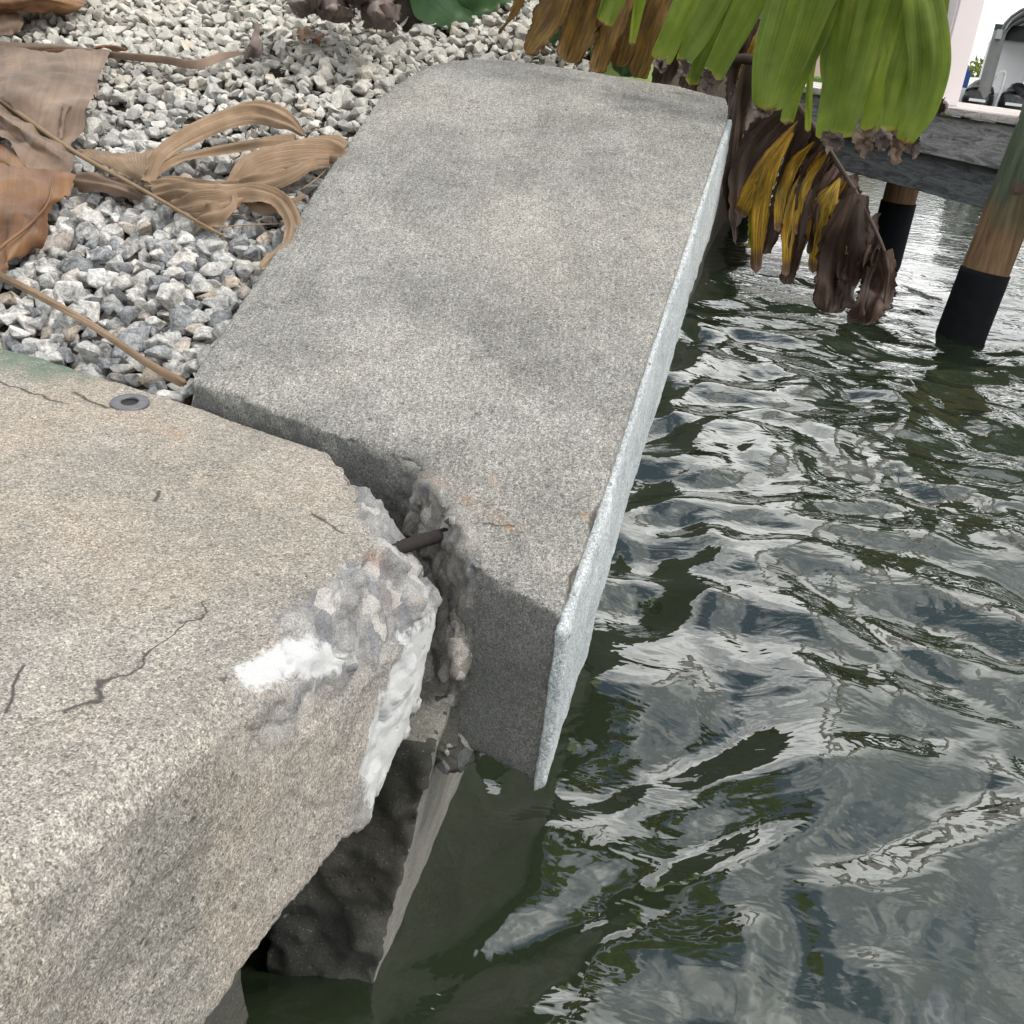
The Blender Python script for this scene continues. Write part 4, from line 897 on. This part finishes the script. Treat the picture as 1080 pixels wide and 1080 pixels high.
# ================================================================== FAR SIDE: bank, houses, boat on its lift
M['stucco'] = simple('pink_stucco', (.50, .36, .31), .9, var=.08, sc=3); M['creamwall'] = simple('cream_wall', (.70, .64, .56), .9, var=.05, sc=2)
M['rooft'] = simple('grey_roof', (.16, .155, .15), .9, var=.2, sc=5); M['glassd'] = simple('dark_glass', (.03, .04, .05), .1, .5, var=.1)
M['white'] = simple('white_gelcoat', (.72, .72, .71), .3, .5, var=.04, sc=2); M['bluev'] = simple('blue_vinyl', (.02, .06, .24), .5, var=.1)
M['blackp'] = simple('black_cowling', (.012, .012, .014), .3, .5, var=.2); M['alum'] = simple('grey_aluminium', (.35, .36, .36), .45, metal=.6, var=.1)
M['canvas'] = simple('grey_canvas', (.20, .195, .19), .8, var=.12, sc=3); M['timber'] = simple('brown_timber', (.20, .10, .05), .8, var=.3, sc=8)
M['greypost'] = simple('grey_timber_post', (.22, .22, .21), .9, var=.3, sc=6)
fb = bmesh.new(); box_bm(fb, (16, 75, -.6), (1, 0, 0), (0, 1, 0), (0, 0, 1), 220, 70, 1.5); tag(from_bm('far_bank', fb, M['grass']), kind='structure')
hs = empty('house', (12, 50, .15), 'pink stucco house with white lower band across the water', 'house')
box('wall', (12, 50, 2.0), (1, 0, 0), (0, 1, 0), (0, 0, 1), 9, 6, 3.7, M['stucco'], hs); box('wall_band', (12, 46.9, 1.9), (1, 0, 0), (0, 1, 0), (0, 0, 1), 9.1, .3, .8, M['white'], hs)
for wx_ in (9.5, 12.6, 15.4):
    w_ = box('window', (wx_, 46.96, 3.05), (1, 0, 0), (0, 1, 0), (0, 0, 1), 1.3, .12, .9, M['glassd'], hs); fr = box('frame', (wx_, 46.93, 2.56), (1, 0, 0), (0, 1, 0), (0, 0, 1), 1.5, .2, .08, M['white'], hs); fr.parent = w_; fr.location = (0, 0, 0)
bm = bmesh.new(); vs = [bm.verts.new(v) for v in ((7, 46.4, 3.86), (16.9, 46.4, 3.86), (16.9, 53.6, 3.86), (7, 53.6, 3.86), (8.5, 50, 5.6), (15.5, 50, 5.6))]
for f in ((0, 1, 5, 4), (2, 3, 4, 5), (1, 2, 5), (3, 0, 4), (3, 2, 1, 0)): bm.faces.new([vs[k] for k in f])
from_bm('roof', bm, M['rooft'], hs)
h2 = empty('house', (22, 46, .15), 'low pale house behind the boat lift', 'house')
box('wall', (23, 46, 1.0), (1, 0, 0), (0, 1, 0), (0, 0, 1), 9.5, 5, 2.0, M['creamwall'], h2)
box('roof', (23, 45.6, 2.08), (1, 0, 0), (0, 1, 0), (0, 0, 1), 10, 6, .16, M['rooft'], h2)
for wx_ in (19.6, 21.4, 24.0):
    w_ = box('window', (wx_, 43.48, 1.15), (1, 0, 0), (0, 1, 0), (0, 0, 1), .9, .06, .9, M['glassd'], h2); fr = box('frame', (wx_, 43.44, .66), (1, 0, 0), (0, 1, 0), (0, 0, 1), 1.1, .12, .08, M['white'], h2); fr.parent = w_; fr.location = (0, 0, 0)
# boat, stern toward us
dB = 24.0
def bpt(x, y, d=dB): return far(x, y, d)
bc = bpt(1048, 112); bu = np.array([bc[0], bc[1], 0]); bu /= np.linalg.norm(bu); bs = np.array([bu[1], -bu[0], 0])
def L(s, f, z): return np.array([bc[0], bc[1], 0])+bs*s+bu*f+zd*z
boat = empty('motor_boat', L(0, 2.5, -.2), 'white motor boat with two black outboard motors under the canopy', 'boat')
hr = []
for f, w, zk in ((.0, 1.15, -.25), (1.5, 1.2, -.28), (3.5, 1.1, -.2), (5.0, .7, .0), (6.0, .08, .35)):
    hr.append([L(-w, f, .42+f*.05), L(-w*.9, f, .05), L(-w*.3, f, zk), L(w*.3, f, zk), L(w*.9, f, .05), L(w, f, .42+f*.05)])
V, F = rings_solid(hr); me = mesh_of('hull', V, F); link('hull', me, M['white'], boat, False)
box('console', L(0, 2.6, .95), bs, bu, zd, .9, .8, 1.0, M['white'], boat, .06); box('windscreen', L(0, 3.0, 1.55), bs, bu, zd, .85, .04, .45, M['glassd'], boat)
box('seat', L(-.85, .9, .62), bs, bu, zd, .5, .6, .35, M['bluev'], boat, .05)
for s in (-.32, .34):
    mo = tube('outboard_motor', [L(s, -.35, -.25), L(s, -.42, .05), L(s, -.45, .25), L(s, -.4, .44), L(s, -.3, .50)], [.20, .26, .30, .26, .12], M['blackp'], boat, n=20, sides=14)
    q = box('stripe', L(s, -.755, .26), bs, bu, zd, .30, .02, .05, M['white'], boat); q.parent = mo; q.location = (0, 0, 0)
    lg = box('motor_leg', L(s, -.35, -.5), bs, bu, zd, .14, .28, .9, M['blackp'], boat, .03); lg.parent = mo; lg.location = (0, 0, 0)
tube('ladder_rail', [L(-.12, -.5, -.1), L(-.14, -.5, .5), L(-.05, -.5, .78), L(.05, -.5, .72), L(.02, -.5, -.1)], [.028, .028], M['white'], boat, n=30, sides=8)
# canopy
cv = empty('boat_lift', L(0, 2.5, ZW), 'boat lift with arched grey canvas canopy on posts', 'boat lift')
na_ = 18; V = []; F = []
for i, f in enumerate((-.9, 1.5, 4.0, 6.8)):
    for k in range(na_+1):
        an = math.pi*k/na_; V.append(L(1.5-1.75*math.cos(an), f, 1.5+.75*math.sin(an)))
for i in range(3):
    for k in range(na_): F.append([i*(na_+1)+k, i*(na_+1)+k+1, (i+1)*(na_+1)+k+1, (i+1)*(na_+1)+k])
cvr = link('canopy', mesh_of('canopy', V, F), M['canvas'], cv); md = cvr.modifiers.new('thickness', 'SOLIDIFY'); md.thickness = .03
for f in (-.8, 1.6, 4.1, 6.6):
    tube('rib', [L(1.5-1.7*math.cos(math.pi*k/8), f, 1.47+.72*math.sin(math.pi*k/8)) for k in range(9)], [.03, .03], M['alum'], cv, n=30, sides=6)
for s in (-.25, 3.25):
    for f in (-.6, 6.2): tube('post', [L(s, f, -1.6), L(s, f, .4), L(s, f, 1.5)], [.13, .12, .12], M['greypost'], cv, n=12, sides=12)
    box('beam', L(s, 2.8, 1.42), bs, bu, zd, .1, 8, .16, M['alum'], cv)
# things on the far pier
fp = empty('far_pier', L(-1.9, 2, ZW), 'low timber pier beside the boat lift', 'pier')
for k in range(20): box('plank', L(-1.75, -.6+k*.3, .02), bs, bu, zd, 1.1, .28, .05, M['greypost'], fp)
for f in (-.5, 2.5, 5.2): tube('piling', [L(-1.3, f, -1.8), L(-1.3, f, .2)], [.12, .12], M['greypost'], fp, n=8, sides=10)
db = empty('dock_box', L(-1.55, -.3, .05), 'white dock storage box on the far pier', 'storage box'); box('box_body', L(-1.55, -.3, .24), bs, bu, zd, .55, .5, .36, M['white'], db, .03); box('lid', L(-1.55, -.3, .45), bs, bu, zd, .6, .55, .06, M['white'], db, .02)
cr_ = empty('crate', L(-1.12, -.45, .05), 'brown timber crate beside the white dock box', 'crate')
for k in range(4): box('slat', L(-1.12, -.62, .11+k*.1), bs, bu, zd, .34, .03, .085, M['timber'], cr_)
box('crate_body', L(-1.12, -.45, .24), bs, bu, zd, .32, .3, .36, M['timber'], cr_)
def shrub(c, r, n, lab, seed):
    e = empty('shrub', c, lab, 'shrub', 'shrubs on the far bank'); r_ = np.random.default_rng(seed); V = []; F = []
    for k in range(n):
        d_ = r_.normal(size=3); d_ /= np.linalg.norm(d_); pos = c+np.array([0, 0, r*.8])+d_*r*(.5+.5*r_.random())*np.array([1, 1, .8]); u = r_.normal(size=3); u /= np.linalg.norm(u); w = np.cross(u, r_.normal(size=3)); w /= np.linalg.norm(w); s = r*.16
        b = len(V); V += [pos-u*s, pos+w*s*.35, pos+u*s, pos-w*s*.35]; F.append([b, b+1, b+2, b+3])
    link('foliage', mesh_of('foliage', V, F), M['green'] if seed % 2 else M['darkgreen'], e, False)
    tube('stem', [c, c+np.array([0, 0, r])], [r*.08, r*.04], M['stem'], e, n=6, sides=6)
shrub(L(-.7, 17.5, .1), .8, 500, 'bright green shrub seen between the boat lift posts', 1)
shrub(L(1.6, 17.5, .1), .8, 500, 'bright green shrub right of the two outboard motors', 3)
shrub(L(-3.8, 20, .1), 1.0, 500, 'dark green shrub in front of the pink house', 4)
